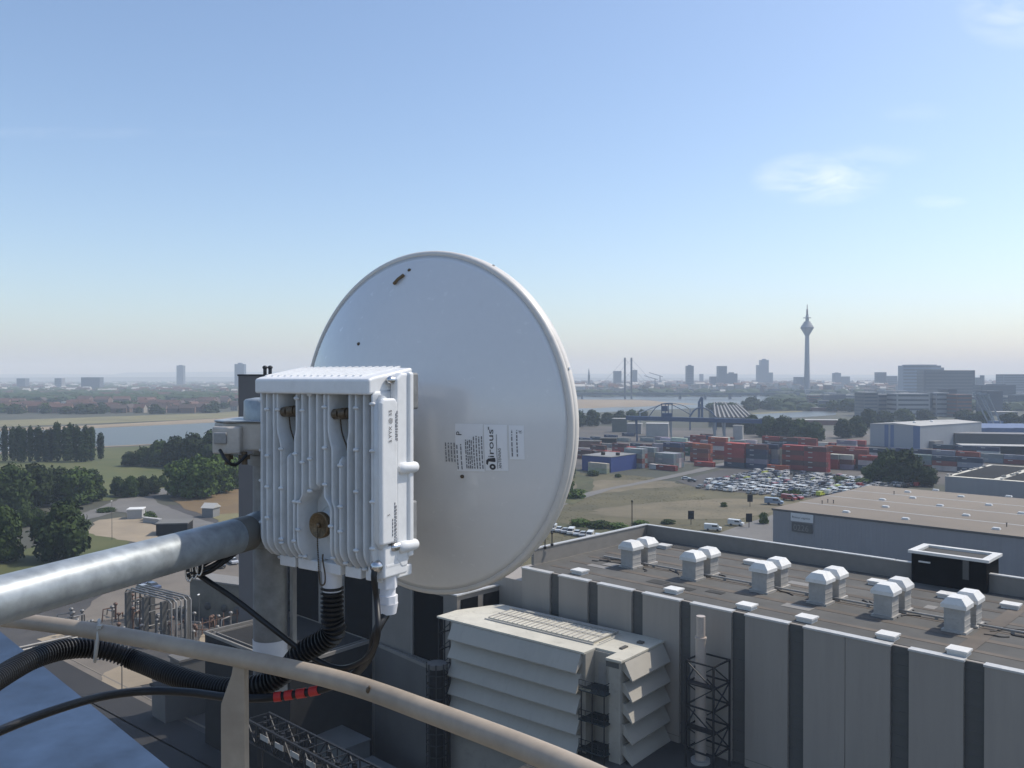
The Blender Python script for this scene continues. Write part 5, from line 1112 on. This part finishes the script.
# ---------------------------------------------------------------- foreground materials
M_dish = mat('dish_paint', (.72, .71, .69), .24, .0, .012, 60, .0, coat=1.0, dirt=.08, dirtcol=(.45, .40, .33), dscale=9)
M_rim = mat('dish_rim_paint', (.66, .62, .565), .4, 0, .05, 40)
M_cast = mat('white_cast_paint', (.62, .63, .63), .5, 0, .05, 60, .12, big=.1, bscale=.002, dirt=.22, dirtcol=(.30, .27, .22), dscale=22)
M_castw = mat('clean_cast_paint', (.74, .74, .73), .45, 0, .04, 60, .08, bscale=.002, dirt=.12, dirtcol=(.34, .31, .26), dscale=25)
M_stick = mat('white_sticker', (.80, .80, .80), .45, 0, .02, 20)
M_ink = mat('black_ink', (.05, .05, .055), .6, 0, .05, 20)
M_inkg = mat('grey_ink', (.17, .17, .18), .6, 0, .05, 20)
M_galv = mat('galvanised_steel', (.34, .37, .385), .42, .4, .2, 45, .05, big=.14, bscale=.002, spec=.45, dirt=.15, dirtcol=(.20, .17, .13), dscale=16)
M_galvd = mat('dull_galvanised_steel', (.29, .29, .285), .5, .4, .2, 45, .05, big=.25, bscale=.002)
M_steel = mat('bright_steel', (.62, .61, .6), .25, 1, .1, 60)
M_bronze = mat('dirty_bronze', (.17, .12, .07), .45, .6, .35, 300)
M_brass = mat('dark_brass', (.12, .09, .06), .5, .5, .35, 200)
M_black = mat('black_cable_jacket', (.012, .012, .013), .45, 0, .2, 60)
M_tape = mat('red_tape', (.5, .035, .03), .42, 0, .12, 60)
M_rail = mat('beige_rail_paint', (.37, .305, .235), .52, 0, .09, 40, .06, big=.2, bscale=.002)
M_bluer = mat('blue_roof_membrane', (.036, .060, .105), .55, 0, .3, 4.0, .02, big=.3, spec=.25, dirt=.3, dirtcol=(.03, .035, .045), dscale=2.5)
M_tag = mat('white_wrap', (.7, .7, .72), .6, 0, .05, 30)
M_tie = mat('grey_cable_tie', (.42, .40, .36), .5, 0, .1, 30)
M_brk = mat('cast_clamp', (.50, .465, .42), .5, .25, .12, 60, .04, big=.15, bscale=.002)

# ---------------------------------------------------------------- roof the photographer stands on
RZ = H - 1.6
e0, e1_ = G(0, 632, RZ), G(168, 768, RZ); ed = (e1_ - e0).normalized()
q1, q2 = e0 - ed * 18, e0 + ed * 22; back = Vector((ed.y, -ed.x, 0)); back = back if back.y < 0 else -back
q3, q4 = q2 + back * 30, q1 + back * 30
rb = thing('roof_block', 'tall block whose blue sheet roof with a straight edge fills the lower left corner', 'building', (0, -6, 0))
b = MB((0, -6, 0)); b.prism([q1, q2, q3, q4][::-1], 0, RZ - .12); b.build('wall', mat('concrete_block', (.3, .29, .28), .8, 0, .1, 1), rb)
b = MB((0, -6, 0)); o4 = [q1 - back * .004, q2 - back * .004, q3, q4]; b.prism(o4[::-1], RZ - .12, RZ)
b.build('roof', M_bluer, rb)
b = MB((0, -6, 0)); b.prism([(-14, -20), (12, -20), (4, -3), (.3, 1.9), (-1.4, 3.1), (-9, 3.1)], RZ + .001, RZ + .05); b.build('bounce_slab', mat('bounce_slab_tan', (.155, .14, .115), .9, 0, .15, 1.5, big=.15), rb)  # unseen slab, added to bounce warm light onto dish, radio and rail

# ---------------------------------------------------------------- parabolic dish
YAW = R(-33.5)
CD = Vector((-.172, 1.65, H - .088))
R0, D0 = .323, .10
def back_y(r): return -D0 * (1 - (r / R0) ** 2)
dish = thing('dish_antenna', 'large white parabolic dish seen from behind, above the curved beige rail', 'dish antenna', CD, YAW)
b = MB(); prof = [(0.0001, back_y(0))] + [(R0 * k / 26, back_y(R0 * k / 26)) for k in range(1, 27)]
prof += [(R0 - .002, .003)] + [(R0 * k / 14 * .99, back_y(R0 * k / 14) + .004) for k in range(13, 0, -1)] + [(.0001, -D0 + .004)]
b.lathe(prof, axis='y', seg=128); b.build('reflector', M_dish, dish)
b = MB(); b.lathe([(R0 - .002, -.0005), (R0 + .001, -.002), (R0 + .0055, .000), (R0 + .0080, .003), (R0 + .0088, .007), (R0 + .0082, .0075), (R0 + .0082, .0085), (R0 + .0088, .009), (R0 + .0088, .022), (R0 + .0075, .0235), (R0 + .006, .02), (R0 - .002, .008), (R0 - .002, -.0005)], axis='y', seg=128)
b.build('rim', M_rim, dish)
b = MB()
for a in (18, 62, 143, 205, 262, 318):
    c = Vector((math.cos(R(a)) * (R0 + .007), .014, math.sin(R(a)) * (R0 + .007))); n = Vector((math.cos(R(a)), 0, math.sin(R(a))))
    b.cyl(c, c + n * .004, .0024, 8)
b.build('rim_bolt', M_steel, dish)
b = MB(); b.lathe([(.0001, -.135), (.05, -.135), (.055, -.128), (.06, -.09), (.0001, -.085)], axis='y', seg=40); b.build('hub', M_rim, dish)
def on_dish(x, z, lift): return Vector((x, back_y(math.hypot(x, z)) - lift, z))
def dpatch(mb, x0, z0, x1, z1, lift, n=6):
    vs = [on_dish(x0 + (x1 - x0) * i / n, z0 + (z1 - z0) * j / n, lift) for j in range(n + 1) for i in range(n + 1)]
    mb.add(vs, [(j * (n + 1) + i, j * (n + 1) + i + 1, (j + 1) * (n + 1) + i + 1, (j + 1) * (n + 1) + i) for j in range(n) for i in range(n)], True)
def dtext(mb, s, size, x, z, lift=.0014, st=1.0):
    vs, fs = text2d(s, size)
    mb.add([on_dish(x - v[1], z + v[0] * st, lift) for v in vs], fs)
rnd = random.Random(3)
def microlines(mb, x0, x1, z0, z1, n, lift=.0013):
    """rows of tiny print, too small to read, running upwards"""
    for i in range(n):
        x = x0 + (x1 - x0) * i / max(1, n - 1); z = z0
        while z < z1:
            l = rnd.uniform(.002, .008); dpatch(mb, x, z, x + .0019, min(z + l, z1), lift, 1); z += l + rnd.uniform(.001, .0025)
b = MB(); dpatch(b, .140, -.078, .189, .006, .0006); dpatch(b, .191, -.076, .229, .005, .0006); dpatch(b, .232, -.055, .256, .004, .0006)
st = b.build('label_sticker', M_stick, dish)
b = MB()
dtext(b, 'P', .014, .152, -.015); dtext(b, '(€', .006, .2525, -.010); dtext(b, 'irous', .0142, .2068, -.0535, .0014, 1.75)
dtext(b, 'ANTENNAS', .0068, .2185, -.0715)
b.lathe([(.0020, 0), (.0052, 0)], (0, 0, 0), 'y', 20)
nv = 40
for i in range(len(b.v) - nv, len(b.v)):
    p = b.v[i]; b.v[i] = tuple(on_dish(.2035 + p[0], -.069 + p[2], .0014))
pj = [(.1955, -.066), (.1975, -.0595), (.2085, -.0605), (.209, -.0575), (.2085, -.053), (.1965, -.0545), (.1935, -.058), (.193, -.064)]
b.add([on_dish(x, z, .0014) for x, z in pj], [tuple(range(len(pj)))])
dpatch(b, .2115, -.072, .2122, -.012, .0013, 4)
b.build('label_lettering', M_ink, st)
b = MB()
microlines(b, .121, .137, -.062, -.028, 4); microlines(b, .142, .149, -.075, -.03, 2); microlines(b, .158, .168, -.073, -.022, 4)
microlines(b, .172, .186, -.073, -.015, 4); microlines(b, .236, .244, -.05, -.004, 2); microlines(b, .198, .1995, -.004, .001, 1)
b.build('label_fine_print', M_inkg, st)
b = MB(); c = on_dish(-.036, .276, .004)
b.tube([on_dish(-.046, .268, .003), c + Vector((0, -.002, 0)), on_dish(-.027, .285, .003)], .0032, 8); b.build('spring_clip', M_bronze, dish)
b = MB(); 
for x, z in ((.148, -.088), (-.105, .152), (-.02, .294)): b.ell(on_dish(x, z, 0), .0042, .003, .0034, 10, 6)
b.build('rivet', M_brass, dish)
b = MB(); b.box(.08, -.222, -.19, .146, -.206, .094); b.box(.10, -.222, .035, .149, -.192, .095); b.box(.10, -.222, -.19, .149, -.196, -.115); b.box(.0, -.206, -.12, .05, -.13, .03)
b.box(-.09, -.16, -.10, .05, -.13, .05)
b.build('mount_plate', M_galvd, dish, .003)

# ---------------------------------------------------------------- radio unit bolted to the back of the dish
RO = Vector((0, -.23, -.235))                    # base point in the dish frame
rw = Matrix.Rotation(YAW, 4, 'Z') @ (RO + Vector((.010, 0, 0))) + CD
radio = thing('radio_unit', 'white finned outdoor radio box bolted behind the dish', 'radio unit', rw, YAW)
XL, XR, ZB, ZT = -.142, .145, -.222, .066
b = MB(RO); b.prism([(XL + .006, -.256), (XR, -.256), (XR, -.228), (XL + .006, -.228)], ZB, .085); b.build('housing', M_cast, radio, .006, 3)
# heat sink with fins that part around the three ports
PORTS = [(-.058, .026, .0185, .064, .006, -.058), (.062, .026, .0185, .064, .006, -.064), (.010, -.157, .034, -.095, -.13, -.24)]
def half(p, z):
    cx, cz, w, zt, zm, zb = p
    if p[2] > .03:
        if z > zt: return 0
        if z > -.125: t = (zt - z) / (zt + .125); return w * math.sin(t * math.pi / 2)
        if z > -.175: return w
        return w * (.93 + .07 * math.cos((z + .175) * 50))
    if z > zm: return w
    if z > zb: t = (z - zb) / (zm - zb); return w * (t * t * (3 - 2 * t))
    return 0
b = MB(RO); NF = 17; bumps = []
fr = random.Random(11)
for i in range(NF):
    x0 = XL + .003 + (XR - .012 - XL) * i / (NF - 1)
    yf = -.302 + .02 * max(0, (1 - (x0 - XL) / .035)) ** 2 - 0
    segs = []; cur = []
    NZ = 44
    for k in range(NZ + 1):
        z = ZT - (ZT - (ZB - .002)) * k / NZ; x = x0; cut = False
        for p in PORTS:
            h = half(p, z); d = x0 - p[0]; a = abs(d)
            if a < p[2] * .62:
                if h > a * .75 + .002: cut = True
            elif a < .05:
                tgt = max(a, h + .0015 + (a - p[2] * .62) * .55); x += math.copysign(tgt - a, d)
        if cut:
            if len(cur) > 2: segs.append(cur)
            cur = []
        else: cur.append((x, z))
    if len(cur) > 2: segs.append(cur)
    for sg in segs:
        vs = []; fs = []; n = len(sg); t = .0027
        for j, (x, z) in enumerate(sg):
            zz = max(0, (-.185 - z) / .04); y = yf + .03 * zz * zz
            tt = min(j, n - 1 - j)
            if tt == 0: y += .007
            y = min(y, -.262)
            vs += [(x - t * 1.35, -.254, z), (x - t * .75, y + .0015, z), (x - t * .3, y, z), (x + t * .3, y, z), (x + t * .75, y + .0015, z), (x + t * 1.35, -.254, z)]
        for j in range(n - 1):
            for q in range(5): a = j * 6 + q; fs.append((a, a + 1, a + 7, a + 6))
        fs += [(0, 1, 2, 3, 4, 5), tuple(range((n - 1) * 6, n * 6))[::-1]]
        b.add(vs, fs, True)
        if i % 2 == 0 or fr.random() < .15:
            for z in (.045, -.045, -.105, -.165, -.21):
                z += fr.uniform(-.018, .018)
                for (xa, za) in sg:
                    if abs(za - z) < .0034: bumps.append((xa, yf, za)); break
for (x, y, z) in bumps:
    zz = max(0, (-.185 - z) / .04); b.ell((x, y + .03 * zz * zz + .0015, z), .0062, .004, .0032, 10, 6)
# thick rounded column beside the side plate
b.tube([(XR - .003, -.282, .055), (XR - .003, -.290, .045), (XR - .003, -.290, -.165), (XR - .003, -.282, -.178)], [.008, .011, .011, .008], 14)
hs = b.build('heat_sink', M_cast, radio)
b = MB(RO); b.prism([(XL + .004, -.26), (XR - .002, -.26), (XR - .002, -.25), (XL + .004, -.25)], ZB + .004, .07); b.build('fin_base', M_cast, radio)
# sloping top cover
b = MB(RO)
yb = -.205
pr = [(-.309, .060), (-.309, .0845), (-.300, .0875), (yb, .1035), (yb, .07), (-.25, .066)]
b.extr([(XL + .015, y, z) for y, z in pr], (XR - XL - .023, 0, 0)); tcv = b.build('top_cover', M_castw, radio, .004, 3)
b = MB(RO)
for i in range(15):
    x = XL + .021 + i * .0158
    b.extr([(x, -.294, .0875), (x, yb + .006, .1035), (x, yb + .006, .1065), (x, -.290, .0912)], (.005, 0, 0))
b.build('cover_rib', M_castw, radio)
# right-hand side: flange, lugs, label plate, bolts
b = MB(RO)
b.extr([(XR - .008, -.262, -.20), (XR - .008, -.262, .085), (XR - .008, -.25, .094), (XR - .008, -.236, .095), (XR - .008, -.230, .09), (XR - .008, -.230, -.2), (XR - .008, -.236, -.215), (XR - .008, -.25, -.215)], (.015, 0, 0))
b.build('side_flange', M_castw, radio, .005, 3)
b = MB(RO); b.box(XR - .004, -.236, -.2, XR + .011, -.2235, .096); b.build('back_shell', M_castw, radio, .004, 3)
b = MB(RO)
b.extr([(XR + .002, -.300, -.172), (XR + .002, -.301, -.06), (XR + .002, -.301, .048), (XR + .002, -.296, .055), (XR + .002, -.268, .055), (XR + .002, -.263, .048), (XR + .002, -.263, -.165), (XR + .002, -.268, -.172)], (.009, 0, 0))
pl = b.build('side_plate', M_castw, radio, .004, 3)
b = MB(RO)
for z in (-.057, -.182):
    b = MB(RO); b.tube([(XR + .007, -.258, z), (XR + .007, -.254, z), (XR + .007, -.222, z), (XR + .007, -.216, z), (XR + .007, -.213, z)], [.004, .0095, .0095, .008, .003], 16); b.build('lug', M_castw, radio)
b = MB(RO); b.tube([(XR - .006, -.285, -.207), (XR - .006, -.235, -.207)], .0125, 18)
b.extr([(XR - .03, -.289, -.176), (XR + .006, -.289, -.176), (XR + .006, -.289, -.225), (XR - .02, -.289, -.232), (XR - .03, -.289, -.226)], (0, .055, 0))
b.build('earth_lug', M_castw, radio, .003, 3)
b = MB(RO)
b.lathe([(.0001, -.274), (.004, -.273), (.0065, -.268), (.0065, -.26)], (XR - .002, 0, .083), 'y', 14)
b.lathe([(.0001, -.274), (.005, -.273), (.007, -.268), (.007, -.25)], (XR + .004, 0, -.180), 'y', 14)
b.lathe([(.0001, -.302), (.006, -.301), (.0105, -.295), (.0105, -.285)], (XR - .008, 0, -.207), 'y', 16)
b.build('bolt', M_steel, radio)
b = MB(RO)
def side_text(s, size, y, z, x=XR + .0118):
    vs, fs = text2d(s, size); b.add([(x, y - v[1], z + v[0]) for v in vs], fs)
side_text('5.YYX', .0098, -.2785, -.014); side_text('@ 55', .0098, -.2785, .015)
side_text('5', .008, -.283, -.128)
b.build('plate_lettering', M_ink, pl)
b = MB(RO)
for y, z0, z1 in ((-.2665, -.012, .036), (-.2695, -.01, .03), (-.272, -.168, -.11), (-.269, -.165, -.115), (-.277, -.16, -.135)):
    z = z0
    while z < z1:
        l = rnd.uniform(.002, .006); b.box(XR + .0112, y, z, XR + .0117, y + .0015, z + l); z += l + .0015
b.build('plate_fine_print', M_inkg, pl)
# ports, caps, chains
def chain(mb, pts, r=.0015):
    for p in spline(pts, 10): mb.ell(p, r, r, r, 6, 4)
for x, z in ((-.058, .030), (.062, .029)):
    b = MB(RO); b.tube([(x, -.256, z), (x, -.266, z)], .015, 20); b.tube([(x, -.266, z), (x, -.275, z)], .010, 18)
    pt = b.build('antenna_port', M_cast, radio)
    b = MB(RO); b.tube([(x, -.275, z), (x, -.298, z)], [.0095, .009], 18); b.tube([(x - .015, -.292, z - .001), (x - .004, -.292, z)], .0085, 14); b.tube([(x + .001, -.292, z), (x + .013, -.292, z + .002)], [.0095, .0085], 14)
    b.ell((x + .014, -.293, z + .001), .004, .005, .0085); b.ell((x - .015, -.293, z), .003, .005, .007); b.build('port_cap', M_brass, pt)
    b = MB(RO); chain(b, [(x - .010, -.285, z - .006), (x - .008, -.283, z - .03), (x - .001, -.28, z - .052), (x + .001, -.279, z - .06), (x + .003, -.281, z - .045), (x + .012, -.279, z - .022), (x + .016, -.27, z - .012)])
    b.build('bead_chain', M_brass, pt)
x, z = .010, -.155
b = MB(RO); b.lathe([(.0305, -.255), (.030, -.262), (.0285, -.262), (.028, -.257), (.0215, -.257), (.0215, -.283), (.0001, -.283)], (x, 0, z), 'y', 36); pt = b.build('waveguide_port', M_cast, radio)
b = MB(RO); b.lathe([(.0195, -.28), (.0215, -.284), (.0215, -.293), (.0195, -.2935), (.018, -.2915), (.0001, -.291)], (x, 0, z), 'y', 32); b.ell((x, -.293, z), .004, .003, .004)
b.build('port_cap', M_bronze, pt)
b = MB(RO); chain(b, [(x, -.295, z), (x - .003, -.292, z - .03), (x - .005, -.288, z - .06), (x - .008, -.283, z - .088), (x - .003, -.285, z - .099), (x + .006, -.285, z - .096), (x + .007, -.285, z - .08), (x + .001, -.284, z - .06), (x, -.283, z - .05)])
b.build('bead_chain', M_brass, pt)
# feet under the housing, conduit socket and cable gland
b = MB(RO)
for x0, x1 in ((-.10, -.062), (-.055, -.008), (.000, .045), (.055, .09), (.10, .135)): b.box(x0, -.278, -.236, x1, -.205, -.218)
b.build('foot', M_castw, radio, .002)
b = MB(RO); b.tube([(.008, -.26, -.226), (.008, -.26, -.270)], [.0175, .0155], 20); b.build('conduit_socket', M_tag, radio)
b = MB(RO); gx, gy = XR - .012, -.262
b.tube([(gx, gy, -.225), (gx, gy, -.246)], .016, 6, smooth=False); b.tube([(gx, gy, -.246), (gx, gy, -.258)], .0125, 20); b.tube([(gx, gy, -.258), (gx, gy, -.270)], .016, 8, smooth=False); b.tube([(gx, gy, -.2705), (gx, gy, -.287)], [.0165, .0135], 20)
b.build('cable_gland', M_tag, radio, .0015)
def RL(x, y, z): return Matrix.Rotation(YAW, 4, 'Z') @ Vector((x + .010, y, z)) + CD

# ---------------------------------------------------------------- pole the dish hangs on
PX, PY = -.443, 1.56
pz0 = A(268, 694, PY).z; pz1 = A(262, 402, PY).z
mast = thing('mast_pole', 'upright galvanised pole with a round cap, left of the white radio box', 'pole', (PX, PY, pz0))
off = (PX, PY, pz0)
b = MB(off); b.cyl((PX, PY, pz0), (PX, PY, pz1), .0303, 28); b.build('pole', M_galvd, mast)
b = MB(off); b.tube([(PX + .003, PY, A(0, 421, PY).z), (PX + .003, PY, A(0, 401, PY).z), (PX + .003, PY, A(0, 399, PY).z), (PX + .003, PY, A(0, 397.6, PY).z)], [.049, .0485, .045, .03], 28); b.build('cap', M_galv, mast)
b = MB(off); b.cyl((PX, PY, A(0, 655, PY).z), (PX, PY, A(0, 638, PY).z), .0312, 28); b.build('white_band', M_tag, mast)
b = MB(off); b.box(PX + .036, PY + .0, A(0, 650, PY).z, PX + .041, PY + .03, A(0, 560, PY).z); b.build('earth_strip', M_galvd, mast)
cl_ = thing('pole_clamp', 'boxy pale cast clamp with dark bolts gripping the pole beside the radio box', 'clamp', (PX, PY, A(0, 450, PY).z))
off = tuple(cl_.location)
zc0, zc1 = A(0, 449, 1.53).z, A(0, 421.5, 1.53).z
b = MB(off)
b.prism([(-.527, 1.51), (-.505, 1.488), (-.455, 1.492), (-.40, 1.50), (-.395, 1.63), (-.46, 1.66), (-.522, 1.63)], zc0, zc1)
b.prism([(-.520, 1.478), (-.49, 1.466), (-.47, 1.474), (-.47, 1.5), (-.52, 1.505)], zc0 - .004, zc1 - .006); b.build('clamp_body', M_brk, cl_, .003)
b = MB(off); b.prism([(-.526, 1.505), (-.50, 1.48), (-.40, 1.49), (-.395, 1.62), (-.52, 1.63)], zc1 + .0005, zc1 + .004); b.build('top_flange', M_galv, cl_, .002)
b = MB(off); b.box(-.512, 1.462, zc0 + .014, -.490, 1.470, zc0 + .034); b.build('recessed_plate', M_galvd, cl_, .002)
for x in (-.492, -.463):
    b = MB(off); b.cyl((x, 1.475, zc0 - .022), (x, 1.475, zc0), .0052, 10); b.tube([(x, 1.475, zc0 - .013), (x, 1.475, zc0 - .006)], .010, 6, smooth=False); b.build('clamp_bolt', M_brass, cl_)
b = MB(off); b.tube(spline([(-.50, 1.46, zc0 + .004), (-.482, 1.44, zc0 - .012), (-.47, 1.45, zc0 - .02), (-.458, 1.47, zc0 - .006)], 6), .003, 6); b.build('wire', M_black, cl_)
b = MB(off); b.tube([(PX, PY, zc0 - .03), (PX, PY, zc0 - .012)], .038, 24); b.build('collar', M_galvd, cl_)
b = MB(off); b.beam((-.40, 1.56, (zc0 + zc1) / 2), (-.27, 1.545, (zc0 + zc1) / 2), .05, .07); b.build('clamp_arm', M_galvd, cl_, .003)

# ---------------------------------------------------------------- horizontal support pipe
p0, p1 = A(0, 600, 1.07), Vector((PX, PY, A(0, 527, PY).z)); dr = (p1 - p0).normalized(); pst = p0 - dr * 1.2
pipe = thing('support_pipe', 'thick galvanised pipe slanting in from the left edge to the upright pole', 'pipe', (pst.x, pst.y, RZ)); off = tuple(pipe.location)
pe = p1 - dr * .028
b = MB(off); b.tube([pst, p0, p0.lerp(pe, .5), pe - dr * .03, pe], [.0305, .0305, .0305, .0305, .034], 32); b.build('pipe_tube', M_galv, pipe)
b = MB(off); c = p0.lerp(p1, .82); b.tube([c, c + dr * .035], .0309, 32); b.build('tape_band', mat('brown_tape', (.17, .16, .14), .55, 0, .1, 30), pipe)
b = MB(off); b.cyl((pst.x, pst.y, RZ), (pst.x, pst.y, pst.z + .2), .038, 24); b.build('stand_post', M_galvd, pipe)

# ---------------------------------------------------------------- curved guard rail
RH = .467
def rp(u, v): return A(u, v, RH * F / (v - 377))
rpts = [A(-170, 609, 1.70), A(-70, 613.5, 1.65), A(20, 621, 1.58), A(100, 632, 1.51), A(190, 648.5, 1.41), A(327, 677.5, 1.24), A(430, 712, 1.09), A(573, 768, .90), A(700, 835, .76), A(840, 940, .62)]
rail = thing('guard_rail', 'curved beige tubular guard rail crossing the bottom of the view', 'railing', (rpts[5].x, rpts[5].y, RZ)); off = tuple(rail.location)
b = MB(off); b.tube(spline(rpts, 14), .0140, 24); b.build('rail_tube', M_rail, rail)
def rail_post(u, vt, D):
    c = A(u, vt, D); w = .0275; zt = c.z - .006
    pb = MB(off); fdir = Vector((.97, -.24, 0)); nd = Vector((.24, .97, 0))
    prof = [(-w * .12, zt), (w * .62, zt), (w * .62, zt - .02), (w * .78, RZ), (-w * .85, RZ), (-w * .92, zt - .072), (-w * .90, zt - .062), (-w * .22, zt - .014)]
    base = Vector((c.x, c.y, 0))
    pb.extr([base + fdir * a + Vector((0, 0, z)) - nd * .007 for a, z in prof], nd * .014)
    pb.build('post', M_rail, rail, .0015)
rail_post(237, 661, 1.35)
rail_post(840, 945, .62); rail_post(-170, 612, 1.70)
b = MB(off); c = A(371, 690, 1.175) + Vector((-.002, -.0135, .0045)); b.ell(c, .003, .002, .0045); b.ell(c + Vector((.002, 0, .004)), .0016, .002, .003); b.build('paint_chip', M_brass, rail)

# ---------------------------------------------------------------- conduit and cables
cp = [RL(.008, -.26, -.262), RL(.008, -.26, -.285), RL(.007, -.259, -.315), RL(.002, -.254, -.345), A(301, 654, 1.45), A(288, 669, 1.47), A(273, 680, 1.475), A(256, 686, 1.48), A(232, 689, 1.50), A(205, 685, 1.54), A(170, 674, 1.60), A(137, 661, 1.67), A(105, 650, 1.66), A(72, 648.5, 1.62), A(40, 656, 1.55), A(10, 671, 1.45), A(-30, 698, 1.3), A(-90, 750, 1.1)]
sp = spline(cp, 10)
# resample evenly, then corrugate
L = [0]
for i in range(1, len(sp)): L.append(L[-1] + (sp[i] - sp[i - 1]).length)
step = .0019; n = int(L[-1] / step); pts = []; j = 0
for i in range(n):
    d = i * step
    while L[j + 1] < d: j += 1
    pts.append(sp[j].lerp(sp[j + 1], (d - L[j]) / max(1e-6, L[j + 1] - L[j])))
rad = [(.0194 if (i % 4) in (1, 2) else .0152) for i in range(n)]
b = MB(cp[9]); b.tube(pts, rad, 20, smooth=False)
tag(place(b.build('corrugated_conduit', M_black), cp[9]), 'thick black corrugated conduit curving from the radio box under the rail', 'conduit')
b = MB(); c0 = A(103, 632.5, 1.508)
ring = [Vector((c0.x + .0, c0.y, c0.z)) for _ in range(1)]
tp = []
for k in range(25):
    t = 2 * math.pi * k / 24; dy = .03 * math.cos(t) + .03; tp.append(Vector(((c0.x - .002 + .004 * math.sin(t)) * (1 + dy / c0.y), c0.y + dy - .018, c0.z - .018 + .036 * math.sin(t))))
b = MB(c0); b.tube(tp, .0028, 8); b.box(c0.x - .005, c0.y - .014, c0.z + .010, c0.x + .003, c0.y - .006, c0.z + .016)
tag(place(b.build('cable_tie', M_tie), c0), 'grey cable tie holding the corrugated conduit to the beige rail', 'cable tie')
def cable(name, pts, r, label, m=M_black, cat='cable', parent=None):
    b = MB(pts[0]); b.tube(spline(pts, 12), r, 12); o = b.build(name, m)
    return tag(place(o, pts[0]), label, cat)
gl = RL(gx, gy, -.283)
cable('earth_cable', [RL(XR - .008, -.297, -.210), RL(XR - .007, -.299, -.225), RL(XR - .008, -.292, -.26), A(378, 628, 1.30), A(374, 648, 1.33), A(361, 662, 1.38), A(338, 668, 1.43), A(308, 655, 1.44), A(272, 628, 1.44), A(236, 600, 1.45), A(205, 579, 1.46), A(190, 569, 1.47)], .0048, 'thin black earth cable looping from the radio box bolt up to the support pipe')
tc_ = cable('feeder_cable', [gl, A(376, 632, 1.33), A(370, 655, 1.36), A(352, 676, 1.42), A(322, 689, 1.44), A(290, 695, 1.45), A(262, 698, 1.45), A(230, 697.5, 1.46), A(190, 692.5, 1.50), A(150, 691, 1.52), A(105, 696, 1.46), A(55, 710, 1.36), A(0, 731, 1.25), A(-70, 765, 1.1)], .0072, 'black feeder cable with red tape rings running under the rail to the left')
sp = spline([A(352, 676, 1.42), A(322, 689, 1.44), A(290, 695, 1.45), A(262, 698, 1.45), A(230, 697.5, 1.46)], 30)[30:92]
off = tuple(tc_.location)
for a, z in ((3, 12), (15, 24), (27, 36), (39, 48)):
    b = MB(off); b.tube(sp[a:z], .0084, 12); b.build('red_ring', M_tape, tc_)
# bundle tied under the support pipe
bo = A(212, 572, 1.44)
bun = thing('cable_bundle', 'bunch of black cable ends tied up under the slanting pipe', 'cable bundle', bo); b = MB(bo); r2 = random.Random(5)
for k in range(8):
    a = A(190 + r2.uniform(-6, 6), 573 + r2.uniform(-5, 5), 1.45 + r2.uniform(-.02, .02)); c = A(214, 563 + r2.uniform(-7, 7), 1.46 + r2.uniform(-.02, .02)); d = A(240 + r2.uniform(-8, 5), 545 + r2.uniform(-5, 7), 1.48)
    b.tube(spline([a, c, d], 8), .0035, 8)
b.build('cable_ends', M_black, bun)
b = MB(bo)
for k in range(3):
    c = A(190 + k * 5, 571 - k * 3, 1.435); t0 = [c + Vector((.012 * math.cos(t) * .5, -.004, .017 * math.sin(t))) for t in [2 * math.pi * q / 16 for q in range(17)]]
    b.tube(t0, .0016, 6)
b.build('tie_loop', M_steel, bun)
